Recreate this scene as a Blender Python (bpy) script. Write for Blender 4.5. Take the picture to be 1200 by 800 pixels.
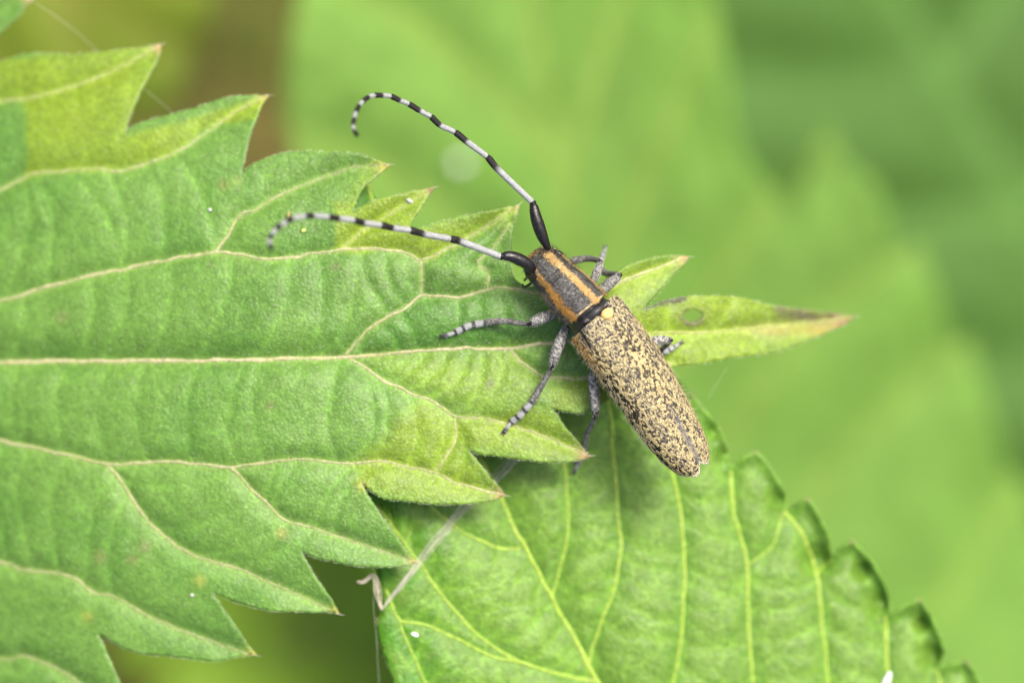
import bpy, math, random
import numpy as np
from mathutils import Vector
from mathutils.geometry import delaunay_2d_cdt

# ------------------------------------------------------------------ camera, light, exposure
MM = 0.001
D = 180.0            # mm from lens to the plane z = 0 (the leaf the beetle stands on)
S = 0.0516           # mm per photo pixel on that plane
sc = bpy.context.scene
for o in list(bpy.data.objects):
    bpy.data.objects.remove(o)
COL = sc.collection

cam_d = bpy.data.cameras.new("camera")
cam = bpy.data.objects.new("camera", cam_d)
COL.objects.link(cam)
cam.location = (0, 0, D * MM)
cam_d.sensor_width = 36.0
cam_d.lens = 36.0 * D / (1200 * S)
cam_d.clip_start = 0.005
cam_d.clip_end = 200.0
cam_d.dof.use_dof = True
cam_d.dof.focus_distance = (D - 2.7) * MM
cam_d.dof.aperture_fstop = 13.5
cam_d.dof.aperture_blades = 9
sc.camera = cam
sc.cycles.filter_width = 1.1

SUN_EL, SUN_AZ = math.radians(58), math.radians(50)     # light from the upper right of the picture
world = bpy.data.worlds.new("World")
sc.world = world
world.use_nodes = True
wn, wl = world.node_tree.nodes, world.node_tree.links
wn.clear()
sky = wn.new("ShaderNodeTexSky")
sky.sky_type = 'NISHITA'
sky.sun_disc = False
sky.sun_elevation = SUN_EL
sky.sun_rotation = math.pi / 2 - SUN_AZ
sky.air_density = 0.7
sky.dust_density = 6.0
sky.ozone_density = 0.5
bgn = wn.new("ShaderNodeBackground")
bgn.inputs[1].default_value = 0.105
wo = wn.new("ShaderNodeOutputWorld")
wl.new(sky.outputs[0], bgn.inputs[0])
wl.new(bgn.outputs[0], wo.inputs[0])

sun_d = bpy.data.lights.new("sun", 'SUN')
sun_d.energy = 1.5
sun_d.angle = math.radians(16)
sun_d.color = (1.0, 0.95, 0.87)
sun = bpy.data.objects.new("sun", sun_d)
COL.objects.link(sun)
sdir = Vector((math.cos(SUN_EL) * math.cos(SUN_AZ), math.cos(SUN_EL) * math.sin(SUN_AZ), math.sin(SUN_EL)))
sun.rotation_euler = sdir.to_track_quat('Z', 'Y').to_euler()
sun.location = sdir * 0.5

sc.view_settings.view_transform = 'Standard'
sc.view_settings.look = 'None'
sc.view_settings.gamma = 1.0
sc.view_settings.exposure = 1.80
sc.view_settings.use_curve_mapping = False

RNG = np.random.default_rng(7)
random.seed(7)

# ------------------------------------------------------------------ numeric helpers
def P(px, py, z):
    """photo pixel + height (mm) -> world mm"""
    px = np.asarray(px, float); py = np.asarray(py, float); z = np.asarray(z, float)
    k = (D - z) / D
    return np.stack([(px - 600) * S * k, (400 - py) * S * k, z + 0 * px], -1)

def hash3(i, j, k, seed):
    n = (i * 374761393 + j * 668265263 + k * 2147483647 + seed * 974634777) & 0xFFFFFFFF
    n = ((n ^ (n >> 13)) * 1274126177) & 0xFFFFFFFF
    n = n ^ (n >> 16)
    return (n & 0xFFFF) / 65535.0

def vnoise(p, wl_, seed=0):
    """smooth value noise 0..1, p (N,2|3), wavelength wl_"""
    p = np.asarray(p, float)
    if p.shape[-1] == 2:
        p = np.concatenate([p, np.zeros(p.shape[:-1] + (1,))], -1)
    q = p / wl_
    f = np.floor(q).astype(np.int64); t = q - f
    t = t * t * (3 - 2 * t)
    r = 0
    for a in (0, 1):
        for b in (0, 1):
            for c in (0, 1):
                w = (t[..., 0] if a else 1 - t[..., 0]) * (t[..., 1] if b else 1 - t[..., 1]) * (t[..., 2] if c else 1 - t[..., 2])
                r = r + w * hash3(f[..., 0] + a, f[..., 1] + b, f[..., 2] + c, seed)
    return r

def fbm(p, wl_, seed=0, n=3):
    r, a, s = 0, 1.0, 0
    for k in range(n):
        r = r + a * vnoise(p, wl_ / 2 ** k, seed + k); s += a; a *= .5
    return r / s

def sstep(a, b, x):
    t = np.clip((x - a) / (b - a), 0, 1)
    return t * t * (3 - 2 * t)

def catmull(pts, step=None, n=None):
    """resampled Catmull-Rom through pts"""
    p = np.asarray(pts, float)
    if len(p) == 2:
        dense = np.linspace(p[0], p[1], 40)
    else:
        q = np.vstack([2 * p[0] - p[1], p, 2 * p[-1] - p[-2]])
        t = np.linspace(0, 1, 24, endpoint=False)[:, None]
        out = []
        for i in range(1, len(q) - 2):
            a, b, c, d = q[i - 1], q[i], q[i + 1], q[i + 2]
            out.append(.5 * ((2 * b) + (c - a) * t + (2 * a - 5 * b + 4 * c - d) * t ** 2 + (3 * b - a - 3 * c + d) * t ** 3))
        out.append(p[-1:])
        dense = np.vstack(out)
    L = np.r_[0, np.cumsum(np.linalg.norm(np.diff(dense, axis=0), axis=1))]
    m = n if n else max(3, int(L[-1] / step) + 1)
    s = np.linspace(0, L[-1], m)
    return np.stack([np.interp(s, L, dense[:, k]) for k in range(dense.shape[1])], -1)

def seg_dist(p, lines):
    """distance of points p (N,2) to polylines"""
    A = np.vstack([l[:-1] for l in lines]).astype(np.float32); B = np.vstack([l[1:] for l in lines]).astype(np.float32)
    p = np.asarray(p, np.float32); best = np.full(len(p), 1e9)
    ax, ay = A[:, 0], A[:, 1]; bx, by = B[:, 0] - ax, B[:, 1] - ay; L2 = bx * bx + by * by + 1e-9
    order = np.lexsort((p[:, 0] // 40, p[:, 1] // 40))            # neighbours together, so far segments can be skipped
    mx, my, hl = ax + bx / 2, ay + by / 2, np.sqrt(L2) / 2
    for s in range(0, len(p), 400):
        o = order[s:s + 400]; q = p[o]
        c = (q.min(0) + q.max(0)) / 2; rad = np.hypot(*(q.max(0) - q.min(0))) / 2
        d0 = np.hypot(mx - c[0], my - c[1]); near = d0 - hl - rad <= (d0 + hl).min() + rad
        dx = q[:, :1] - ax[near]; dy = q[:, 1:] - ay[near]
        t = np.clip((dx * bx[near] + dy * by[near]) / L2[near], 0, 1)
        dx -= t * bx[near]; dy -= t * by[near]
        best[o] = np.sqrt((dx * dx + dy * dy).min(1))
    return best

def inside(p, poly):
    poly = np.asarray(poly, float)
    x, y = p[:, 0], p[:, 1]
    r = np.zeros(len(p), bool)
    j = len(poly) - 1
    for i in range(len(poly)):
        xi, yi = poly[i]; xj, yj = poly[j]
        c = ((yi > y) != (yj > y)) & (x < (xj - xi) * (y - yi) / (yj - yi + 1e-12) + xi)
        r ^= c
        j = i
    return r

# ------------------------------------------------------------------ object helpers
def tag(o, label=None, cat=None, group=None, kind=None):
    if label: o["label"] = label
    if cat: o["category"] = cat
    if group: o["group"] = group
    if kind: o["kind"] = kind
    return o

def empty(name, loc_mm, label, cat, group=None):
    o = bpy.data.objects.new(name, None)
    o.empty_display_size = 0.002
    o.location = [c * MM for c in loc_mm]
    COL.objects.link(o)
    return tag(o, label, cat, group)

def wloc(o):
    v = Vector((0, 0, 0))
    while o is not None:
        v += o.location; o = o.parent
    return v

def mesh(name, V, F, mat, parent=None, col=None, smooth=True):
    """V in world mm; F list/array of faces"""
    me = bpy.data.meshes.new(name)
    F = F.tolist() if isinstance(F, np.ndarray) else F
    me.from_pydata((np.asarray(V) * MM).tolist(), [], F)
    if col is not None:
        c = np.ones((len(V), 4), np.float32); c[:, :3] = col
        at = me.color_attributes.new("Col", 'FLOAT_COLOR', 'POINT')
        at.data.foreach_set("color", c.ravel())
    if smooth:
        me.polygons.foreach_set("use_smooth", np.ones(len(me.polygons), bool))
    me.materials.append(mat)
    me.update()
    o = bpy.data.objects.new(name, me)
    COL.objects.link(o)
    if parent is not None:
        o.parent = parent
        o.location = -wloc(parent)
    return o

def tube(pts, rad, seg=10, flat=1.0, up=(0, 0, 1), caps=True):
    """loft round cross-sections along pts (N,3); rad (N,); flat = height/width"""
    pts = np.asarray(pts, float); rad = np.asarray(rad, float)
    T = np.gradient(pts, axis=0); T /= np.linalg.norm(T, axis=1)[:, None] + 1e-12
    up = np.asarray(up, float)
    X = np.cross(T, up); n = np.linalg.norm(X, axis=1)[:, None]
    X = np.where(n > .05, X / (n + 1e-12), np.cross(T, (0.3, 1, .1)))
    X /= np.linalg.norm(X, axis=1)[:, None] + 1e-12
    Y = np.cross(X, T)
    a = np.linspace(0, 2 * np.pi, seg, endpoint=False)
    V = pts[:, None] + rad[:, None, None] * (np.cos(a)[None, :, None] * X[:, None] + flat * np.sin(a)[None, :, None] * Y[:, None])
    m = len(pts)
    V = V.reshape(-1, 3)
    i = np.arange(m - 1)[:, None] * seg; j = np.arange(seg)[None]; k = (j + 1) % seg
    F = np.stack([i + j, i + k, i + seg + k, i + seg + j], -1).reshape(-1, 4).tolist()
    if caps:
        F.append(list(range(seg))[::-1]); F.append(list(range((m - 1) * seg, m * seg)))
    return V, F

def join(parts):
    Vs, Fs, Cs, o = [], [], [], 0
    for p in parts:
        V, F = p[0], p[1]
        Vs.append(np.asarray(V)); Fs += [[a + o for a in f] for f in F]; o += len(V)
        if len(p) > 2: Cs.append(np.broadcast_to(np.asarray(p[2], float), (len(V), 3)))
    return np.vstack(Vs), Fs, (np.vstack(Cs) if Cs else None)

def hairs(pos, nrm, direc, length, rad, col, curl=0.25):
    """tapered three-sided hairs, two joints each: (N,3) arrays"""
    n = len(pos)
    length = np.broadcast_to(length, n)[:, None]; rad = np.broadcast_to(rad, n)[:, None]
    X = np.cross(direc, nrm + 1e-6); X /= np.linalg.norm(X, axis=1)[:, None] + 1e-12
    Y = np.cross(X, direc)
    mid = pos + direc * length * .55
    tip = pos + direc * length + (-nrm) * length * curl * .4
    ring = []
    for c, r in ((pos, 1.0), (mid, .7)):
        for k in range(3):
            a = 2 * np.pi * k / 3
            ring.append(c + rad * r * (math.cos(a) * X + math.sin(a) * Y))
    V = np.stack(ring + [tip], 1).reshape(-1, 3)
    b = np.arange(n)[:, None] * 7
    q = []
    for k in range(3):
        j = (k + 1) % 3
        q += [[k, j, 3 + j], [k, 3 + j, 3 + k], [3 + k, 3 + j, 6]]
    F = (b[:, None] + np.array(q)[None]).reshape(-1, 3)
    C = np.repeat(np.broadcast_to(col, (n, 3)), 7, 0)
    return V, F, C

def tri_sample(V, T, n):
    a, b, c = V[T[:, 0]], V[T[:, 1]], V[T[:, 2]]
    N = np.cross(b - a, c - a); A = np.linalg.norm(N, axis=1)
    k = RNG.choice(len(T), n, p=A / A.sum())
    u, v = RNG.random(n), RNG.random(n)
    f = u + v > 1; u[f], v[f] = 1 - u[f], 1 - v[f]
    pos = a[k] + (b - a)[k] * u[:, None] + (c - a)[k] * v[:, None]
    nr = N[k] / (A[k][:, None] + 1e-15)
    return pos, nr * np.sign(nr[:, 2:] + 1e-9), k

# ------------------------------------------------------------------ materials
def new_mat(name):
    m = bpy.data.materials.new(name); m.use_nodes = True
    nt = m.node_tree; nt.nodes.clear()
    return m, nt.nodes, nt.links

def attr_color(nodes, links, var=0.25, scale=900.0, detail=4):
    at = nodes.new("ShaderNodeVertexColor"); at.layer_name = "Col"
    tc = nodes.new("ShaderNodeTexCoord")
    nz = nodes.new("ShaderNodeTexNoise"); nz.inputs["Scale"].default_value = scale; nz.inputs["Detail"].default_value = detail
    links.new(tc.outputs["Object"], nz.inputs["Vector"])
    mr = nodes.new("ShaderNodeMapRange")
    mr.inputs["From Min"].default_value = .25; mr.inputs["From Max"].default_value = .75
    mr.inputs["To Min"].default_value = 1 - var; mr.inputs["To Max"].default_value = 1 + var
    links.new(nz.outputs["Fac"], mr.inputs["Value"])
    mx = nodes.new("ShaderNodeVectorMath"); mx.operation = 'MULTIPLY'
    links.new(at.outputs["Color"], mx.inputs[0]); links.new(mr.outputs[0], mx.inputs[1])
    return mx.outputs[0], tc

def leaf_mat(name, rough, spec, transl, bump, cell=4200.0, var=.22, vscale=1400., coat=0.0, cellvar=.12, net=850., netvar=.15, netbump=.35):
    m, N, L = new_mat(name)
    col, tc = attr_color(N, L, var, vscale)
    vo = N.new("ShaderNodeTexVoronoi"); vo.feature = 'F1'; vo.inputs["Scale"].default_value = cell
    L.new(tc.outputs["Object"], vo.inputs["Vector"])
    nz = N.new("ShaderNodeTexNoise"); nz.inputs["Scale"].default_value = cell * 1.7; nz.inputs["Detail"].default_value = 3
    L.new(tc.outputs["Object"], nz.inputs["Vector"])
    ad = N.new("ShaderNodeMath"); ad.operation = 'SUBTRACT'
    L.new(nz.outputs["Fac"], ad.inputs[0]); L.new(vo.outputs["Distance"], ad.inputs[1])
    bp = N.new("ShaderNodeBump"); bp.inputs["Strength"].default_value = bump; bp.inputs["Distance"].default_value = 0.00012
    L.new(ad.outputs[0], bp.inputs["Height"])
    wn_ = N.new("ShaderNodeTexNoise"); wn_.inputs["Scale"].default_value = 900.; wn_.inputs["Detail"].default_value = 2
    wa = N.new("ShaderNodeVectorMath"); wa.operation = 'SCALE'; wa.inputs["Scale"].default_value = .0007
    wb = N.new("ShaderNodeVectorMath"); wb.operation = 'ADD'
    L.new(tc.outputs["Object"], wn_.inputs["Vector"]); L.new(wn_.outputs["Color"], wa.inputs[0]); L.new(wa.outputs[0], wb.inputs[0]); L.new(tc.outputs["Object"], wb.inputs[1])
    ve = N.new("ShaderNodeTexVoronoi"); ve.feature = 'DISTANCE_TO_EDGE'; ve.inputs["Scale"].default_value = net
    L.new(wb.outputs[0], ve.inputs["Vector"])
    nr_ = N.new("ShaderNodeMapRange"); nr_.interpolation_type = 'SMOOTHSTEP'; nr_.inputs["From Min"].default_value = .0; nr_.inputs["From Max"].default_value = .11
    nr_.inputs["To Min"].default_value = 1 + netvar; nr_.inputs["To Max"].default_value = 1.0
    L.new(ve.outputs["Distance"], nr_.inputs["Value"])
    nm_ = N.new("ShaderNodeVectorMath"); nm_.operation = 'MULTIPLY'; L.new(col, nm_.inputs[0]); L.new(nr_.outputs[0], nm_.inputs[1]); col = nm_.outputs[0]
    bp2 = N.new("ShaderNodeBump"); bp2.inputs["Strength"].default_value = netbump; bp2.inputs["Distance"].default_value = .00022
    nb_ = N.new("ShaderNodeMapRange"); nb_.interpolation_type = 'SMOOTHSTEP'; nb_.inputs["From Max"].default_value = .35
    L.new(ve.outputs["Distance"], nb_.inputs["Value"]); L.new(nb_.outputs[0], bp2.inputs["Height"]); L.new(bp2.outputs[0], bp.inputs["Normal"])
    cr = N.new("ShaderNodeMapRange"); cr.inputs["From Min"].default_value = .15; cr.inputs["From Max"].default_value = .75
    cr.inputs["To Min"].default_value = 1 + cellvar; cr.inputs["To Max"].default_value = 1 - cellvar
    L.new(vo.outputs["Distance"], cr.inputs["Value"])
    cm = N.new("ShaderNodeVectorMath"); cm.operation = 'MULTIPLY'; L.new(col, cm.inputs[0]); L.new(cr.outputs[0], cm.inputs[1]); col = cm.outputs[0]
    pr = N.new("ShaderNodeBsdfPrincipled")
    pr.inputs["Roughness"].default_value = rough
    pr.inputs["Specular IOR Level"].default_value = spec
    pr.inputs["Coat Weight"].default_value = coat
    pr.inputs["Coat Roughness"].default_value = .25
    tr = N.new("ShaderNodeBsdfTranslucent")
    hs = N.new("ShaderNodeHueSaturation"); hs.inputs["Saturation"].default_value = 1.15; hs.inputs["Value"].default_value = 1.25
    L.new(col, pr.inputs["Base Color"]); L.new(col, hs.inputs["Color"]); L.new(hs.outputs[0], tr.inputs["Color"])
    L.new(bp.outputs[0], pr.inputs["Normal"]); L.new(bp.outputs[0], tr.inputs["Normal"])
    mx = N.new("ShaderNodeMixShader"); mx.inputs[0].default_value = transl
    L.new(pr.outputs[0], mx.inputs[1]); L.new(tr.outputs[0], mx.inputs[2])
    out = N.new("ShaderNodeOutputMaterial"); L.new(mx.outputs[0], out.inputs[0])
    return m

def body_mat(name, rough, spec=.5, var=.2, vscale=4000., bump=.3, bscale=9000., transl=0.0):
    m, N, L = new_mat(name)
    col, tc = attr_color(N, L, var, vscale, 3)
    nz = N.new("ShaderNodeTexNoise"); nz.inputs["Scale"].default_value = bscale; nz.inputs["Detail"].default_value = 2
    L.new(tc.outputs["Object"], nz.inputs["Vector"])
    bp = N.new("ShaderNodeBump"); bp.inputs["Strength"].default_value = bump; bp.inputs["Distance"].default_value = 0.00005
    L.new(nz.outputs["Fac"], bp.inputs["Height"])
    pr = N.new("ShaderNodeBsdfPrincipled")
    pr.inputs["Roughness"].default_value = rough; pr.inputs["Specular IOR Level"].default_value = spec
    L.new(col, pr.inputs["Base Color"]); L.new(bp.outputs[0], pr.inputs["Normal"])
    out = N.new("ShaderNodeOutputMaterial")
    if transl:
        tr = N.new("ShaderNodeBsdfTranslucent"); L.new(col, tr.inputs["Color"])
        mx = N.new("ShaderNodeMixShader"); mx.inputs[0].default_value = transl
        L.new(pr.outputs[0], mx.inputs[1]); L.new(tr.outputs[0], mx.inputs[2]); L.new(mx.outputs[0], out.inputs[0])
    else:
        L.new(pr.outputs[0], out.inputs[0])
    return m

M_LEAF = leaf_mat("matt_leaf", .50, .42, .27, .34, cell=4600., var=.17, vscale=2600., cellvar=.10, net=800., netvar=.12, netbump=.07)
M_GLOSS = leaf_mat("glossy_leaf", .42, .32, .32, .40, cell=3800., var=.16, vscale=2200., cellvar=.10, net=560., netvar=.22, netbump=.12)
M_FAR = leaf_mat("far_leaf", .65, .2, .3, .3, cell=1500., var=.15, vscale=300.)
M_VEIN = body_mat("vein", .6, .3, .38, 5000., 1.0, 7000., .15)
M_HAIR = body_mat("hair", .45, .4, .1, 2000., 0.0, 9000., .3)
M_CUTICLE = body_mat("cuticle", .27, .38, .25, 6000., .5, 14000.)
M_PUBES = body_mat("pubescent_cuticle", .62, .2, .25, 9000., .8, 16000.)
M_SILK = body_mat("silk", .4, .5, .2, 5000., .3, 8000., .4)

# ------------------------------------------------------------------ ground and far undergrowth
def ground_mat():
    m, N, L = new_mat("soil")
    tc = N.new("ShaderNodeTexCoord")
    a = N.new("ShaderNodeTexNoise"); a.inputs["Scale"].default_value = 14; a.inputs["Detail"].default_value = 8
    b = N.new("ShaderNodeTexNoise"); b.inputs["Scale"].default_value = 120; b.inputs["Detail"].default_value = 6
    r = N.new("ShaderNodeValToRGB")
    r.color_ramp.elements[0].position = .35; r.color_ramp.elements[0].color = (.060, .052, .008, 1)
    r.color_ramp.elements[1].position = .7; r.color_ramp.elements[1].color = (.125, .105, .014, 1)
    bp = N.new("ShaderNodeBump"); bp.inputs["Distance"].default_value = .004
    pr = N.new("ShaderNodeBsdfPrincipled"); pr.inputs["Roughness"].default_value = .95
    out = N.new("ShaderNodeOutputMaterial")
    L.new(tc.outputs["Object"], a.inputs["Vector"]); L.new(tc.outputs["Object"], b.inputs["Vector"])
    L.new(a.outputs["Fac"], r.inputs["Fac"]); L.new(b.outputs["Fac"], bp.inputs["Height"])
    L.new(r.outputs[0], pr.inputs["Base Color"]); L.new(bp.outputs[0], pr.inputs["Normal"]); L.new(pr.outputs[0], out.inputs[0])
    return m

GZ = -330.0
gx = np.concatenate([-np.geomspace(150, 40000, 14)[::-1], np.linspace(-140, 140, 29), np.geomspace(150, 40000, 14)])
GX, GY = np.meshgrid(gx, gx, indexing='ij')
gp = np.stack([GX.ravel(), GY.ravel()], -1)
gz = GZ + 14 * (fbm(gp, 90., 3) - .5)
gn = len(gx)
gi = (np.arange(gn - 1)[:, None] * gn + np.arange(gn - 1)[None]).ravel()
ground = mesh("ground", np.c_[gp, gz], np.stack([gi, gi + gn, gi + gn + 1, gi + 1], -1), ground_mat())
tag(ground, "brown soil under the nettles", "ground", kind="structure")

# ------------------------------------------------------------------ leaf builder
def poly_close(pts, step):
    p = np.asarray(pts, float)
    out = []
    for i in range(len(p)):
        a, b = p[i], p[(i + 1) % len(p)]
        m = max(1, int(np.linalg.norm(b - a) / step))
        out.append(a + (b - a) * (np.arange(m) / m)[:, None])
    return np.vstack(out)

def smooth_outline(pts, corners_deg=55, step=4.0):
    """round the runs between sharp corners (tooth tips and notches)"""
    p = np.asarray(pts, float); n = len(p)
    corner = []
    for i in range(n):
        u = p[i] - p[i - 1]; w = p[(i + 1) % n] - p[i]
        c = np.dot(u, w) / (np.linalg.norm(u) * np.linalg.norm(w) + 1e-9)
        corner.append(math.degrees(math.acos(np.clip(c, -1, 1))) > corners_deg)
    k = [i for i in range(n) if corner[i]]
    if len(k) < 2: return poly_close(p, step)
    out = []
    for a, b in zip(k, k[1:] + [k[0] + n]):
        run = np.array([p[i % n] for i in range(a, b + 1)])
        out.append(catmull(run, step=step)[:-1])
    return np.vstack(out)

def make_leaf(root, outline, holes, vein_lines, tert_lines, zbase, colfun, A1, A2, w1, w2, spacing, coarse, mat,
              thick=.13, seed=1, rough=.05, edge=None, edge_step=4.0, sharp=55, fade2=None):
    ol = smooth_outline(outline, sharp, edge_step)
    ol = ol + (np.stack([vnoise(ol, 9., 50), vnoise(ol, 9., 51)], -1) - .5) * 1.6
    hol = [poly_close(h, 3.0) for h in holes]
    V1 = [catmull(l, step=14.) for l in vein_lines]
    V2 = V1 + [catmull(l, step=12.) for l in tert_lines]
    def height(p):
        p = np.atleast_2d(np.asarray(p, float))
        d1 = seg_dist(p, V1); d2 = seg_dist(p, V2)
        z = zbase(p[:, 0], p[:, 1]) + A1 * (1 - np.exp(-(d1 / w1) ** 1.6)) + A2 * (fade2(p) if fade2 else 1) * (1 - np.exp(-(d2 / w2) ** 1.6)) - A1
        z += rough * 2 * (fbm(p, 26., seed) - .5) + rough * 3 * (fbm(p, 90., seed + 9) - .5)
        if edge is not None:
            z = z + edge(p, seg_dist(p, [np.vstack([ol, ol[:1]])]))
        return z, d1, d2
    # interior points: fine where the frame sees them, coarse outside
    def grid(sp, box):
        x = np.arange(box[0], box[2], sp); y = np.arange(box[1], box[3], sp * .87)
        X, Y = np.meshgrid(x, y); X = X + (np.arange(len(y)) % 2)[:, None] * sp / 2
        g = np.stack([X.ravel(), Y.ravel()], -1)
        return g + (RNG.random(g.shape) - .5) * sp * .35
    lo, hi = ol.min(0), ol.max(0)
    view = (-60, -60, 1260, 860)
    g1 = grid(spacing, (max(lo[0], view[0]), max(lo[1], view[1]), min(hi[0], view[2]), min(hi[1], view[3])))
    g2 = grid(coarse, (lo[0], lo[1], hi[0], hi[1]))
    g2 = g2[(g2[:, 0] < view[0] - coarse * .4) | (g2[:, 0] > view[2] + coarse * .4) | (g2[:, 1] < view[1] - coarse * .4) | (g2[:, 1] > view[3] + coarse * .4)]
    g = np.vstack([g1, g2])
    g = g[inside(g, ol)]
    for h in hol: g = g[~inside(g, h)]
    bd = seg_dist(g, [np.vstack([ol, ol[:1]])] + [np.vstack([h, h[:1]]) for h in hol])
    g = g[bd > min(spacing, edge_step) * .45]
    pts = np.vstack([ol] + hol + [g])
    E, o = [], 0
    for r in [ol] + hol:
        n = len(r); E += [(o + i, o + (i + 1) % n) for i in range(n)]; o += n
    res = delaunay_2d_cdt([Vector(p) for p in pts.tolist()], E, [], 0, 1e-6)
    pv = np.array([tuple(v) for v in res[0]]); T = np.array([f for f in res[2] if len(f) == 3])
    c = pv[T].mean(1)
    keep = inside(c, ol)
    for h in hol: keep &= ~inside(c, h)
    T = T[keep]
    z, d1, d2 = height(pv)
    V = P(pv[:, 0], pv[:, 1], z)
    # counter-clockwise seen from above
    nz = np.cross(V[T[:, 1]] - V[T[:, 0]], V[T[:, 2]] - V[T[:, 0]])[:, 2]
    T[nz < 0] = T[nz < 0][:, ::-1]
    de = seg_dist(pv, [np.vstack([ol, ol[:1]])])
    C = colfun(pv, d1, d2, de)
    o = mesh("blade", V, T, mat, root, C)
    so = o.modifiers.new("thickness", 'SOLIDIFY'); so.thickness = thick * MM; so.offset = -1
    return dict(obj=o, ol=ol, V=V, T=T, pv=pv, height=height, C=C)

def make_veins(root, lf, specs, mat, col, lift=.0, flat=.6, beads=.25, names=None):
    for i, (pts, w0, w1) in enumerate(specs):
        q = catmull(pts, step=2.5)
        m = (q[:, 0] > -80) & (q[:, 0] < 1280) & (q[:, 1] > -80) & (q[:, 1] < 880)
        if not m.all(): q = np.vstack([catmull(pts, step=2.5)])
        q = q + (np.stack([vnoise(q, 14., 70 + i), vnoise(q, 14., 90 + i)], -1) - .5) * 2.4
        z, _, _ = lf["height"](q)
        t = np.linspace(0, 1, len(q))
        r = (w0 + (w1 - w0) * t) * .5 * S * (1 + beads * 2 * (fbm(q, 10., 30 + i, 2) - .5))
        V, F = tube(P(q[:, 0], q[:, 1], z + lift), r, 8, flat)
        n = np.repeat(fbm(q, 40., 11 + i, 3), 8)[:, None]
        c = np.asarray(col[0]) * (1 - n) + np.asarray(col[1]) * n
        fade = np.repeat(t, 8)[:, None]
        far = sstep(640, 760, np.repeat(q[:, 0], 8))[:, None] * .75
        c = c * (1 - far) + np.array([.22, .27, .05]) * far
        mesh("midrib" if i == 0 else "vein", V, F, mat, root, c)

def leaf_hairs(root, lf, n, length, rad, col, lean=(1, 0, 0), tilt=.35, box=(-40, -40, 1240, 840), fringe=0, tips=(), prob=None, tipcol=(.5, .45, .35)):
    pv, T = lf["pv"], lf["T"]
    c = pv[T].mean(1)
    m = (c[:, 0] > box[0]) & (c[:, 0] < box[2]) & (c[:, 1] > box[1]) & (c[:, 1] < box[3])
    pos, nr, k = tri_sample(lf["V"], T[m], n)
    if prob is not None:
        kk = RNG.random(n) < prob(c[m][k]); pos, nr = pos[kk], nr[kk]; n = len(pos)
    d = np.asarray(lean, float) + RNG.normal(0, .55, (n, 3)); d[:, 2] *= .2
    d -= (d * nr).sum(1)[:, None] * nr; d /= np.linalg.norm(d, axis=1)[:, None]
    d = d * math.cos(tilt) + nr * math.sin(tilt) * RNG.uniform(.4, 1.5, (n, 1)); d /= np.linalg.norm(d, axis=1)[:, None]
    out = [hairs(pos - nr * .01, nr, d, length * RNG.uniform(.5, 1.3, n), rad * RNG.uniform(.7, 1.3, n), np.asarray(col) * RNG.uniform(.7, 1.15, (n, 1)))]
    if fringe:
        ol = lf["ol"]; k = RNG.integers(0, len(ol), fringe)
        a, b = ol[k - 1], ol[k]; q = a + (b - a) * RNG.random((fringe, 1))
        ok = (q[:, 0] > box[0]) & (q[:, 0] < box[2]) & (q[:, 1] > box[1]) & (q[:, 1] < box[3]); q, a, b = q[ok], a[ok], b[ok]
        z, _, _ = lf["height"](q); pz = P(q[:, 0], q[:, 1], z - .03)
        t = b - a; t /= np.linalg.norm(t, axis=1)[:, None] + 1e-9
        area = .5 * np.sum(ol[:, 0] * np.roll(ol[:, 1], -1) - np.roll(ol[:, 0], -1) * ol[:, 1])
        nn = np.stack([t[:, 1], -t[:, 0]], -1) * np.sign(area)
        dd = nn * .6 + t * RNG.normal(0.0, .5, (len(q), 1)) + np.array([.5, 0])
        d3 = np.c_[dd[:, 0], -dd[:, 1], RNG.normal(.1, .35, len(q))]; d3 /= np.linalg.norm(d3, axis=1)[:, None]
        up = np.tile([0., 0., 1.], (len(q), 1))
        out.append(hairs(pz, up, d3, length * RNG.uniform(.5, 1.2, len(q)), rad * .9, np.asarray(col)))
    if len(tips):
        tp = np.asarray(tips, float)
        z, _, _ = lf["height"](tp[:, :2]); pz = P(tp[:, 0], tp[:, 1], z - .06)
        d3 = np.c_[tp[:, 2], -tp[:, 3], np.zeros(len(tp))]; d3 /= np.linalg.norm(d3, axis=1)[:, None]
        out.append(hairs(pz - d3 * .2, np.tile([0., 0., 1.], (len(tp), 1)), d3, .68, .035, np.asarray(tipcol)))
    V, F, C = join(out)
    o = mesh("hair", V, F, M_HAIR, root, C)
    o["kind"] = "stuff"
    return o

def ladder(A, B, n, bend=0.15, t0=.04, t1=.96, slant=0.0, seed=0):
    rg = np.random.default_rng(seed)
    a, b = catmull(A, n=200), catmull(B, n=200)
    out = []
    for t in np.linspace(t0, t1, n):
        i = int(np.clip(t + rg.normal(0, .25 / n), 0, 1) * 199); j = int(np.clip(t + slant + rg.normal(0, .3 / n), 0, 1) * 199)
        p, q = a[i], b[j]; d = q - p; nn = np.array([-d[1], d[0]])
        out.append([p, p + d * .33 + nn * bend * rg.uniform(.6, 1.3), p + d * .7 + nn * bend * rg.uniform(.5, 1.2), q])
    return out

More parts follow.
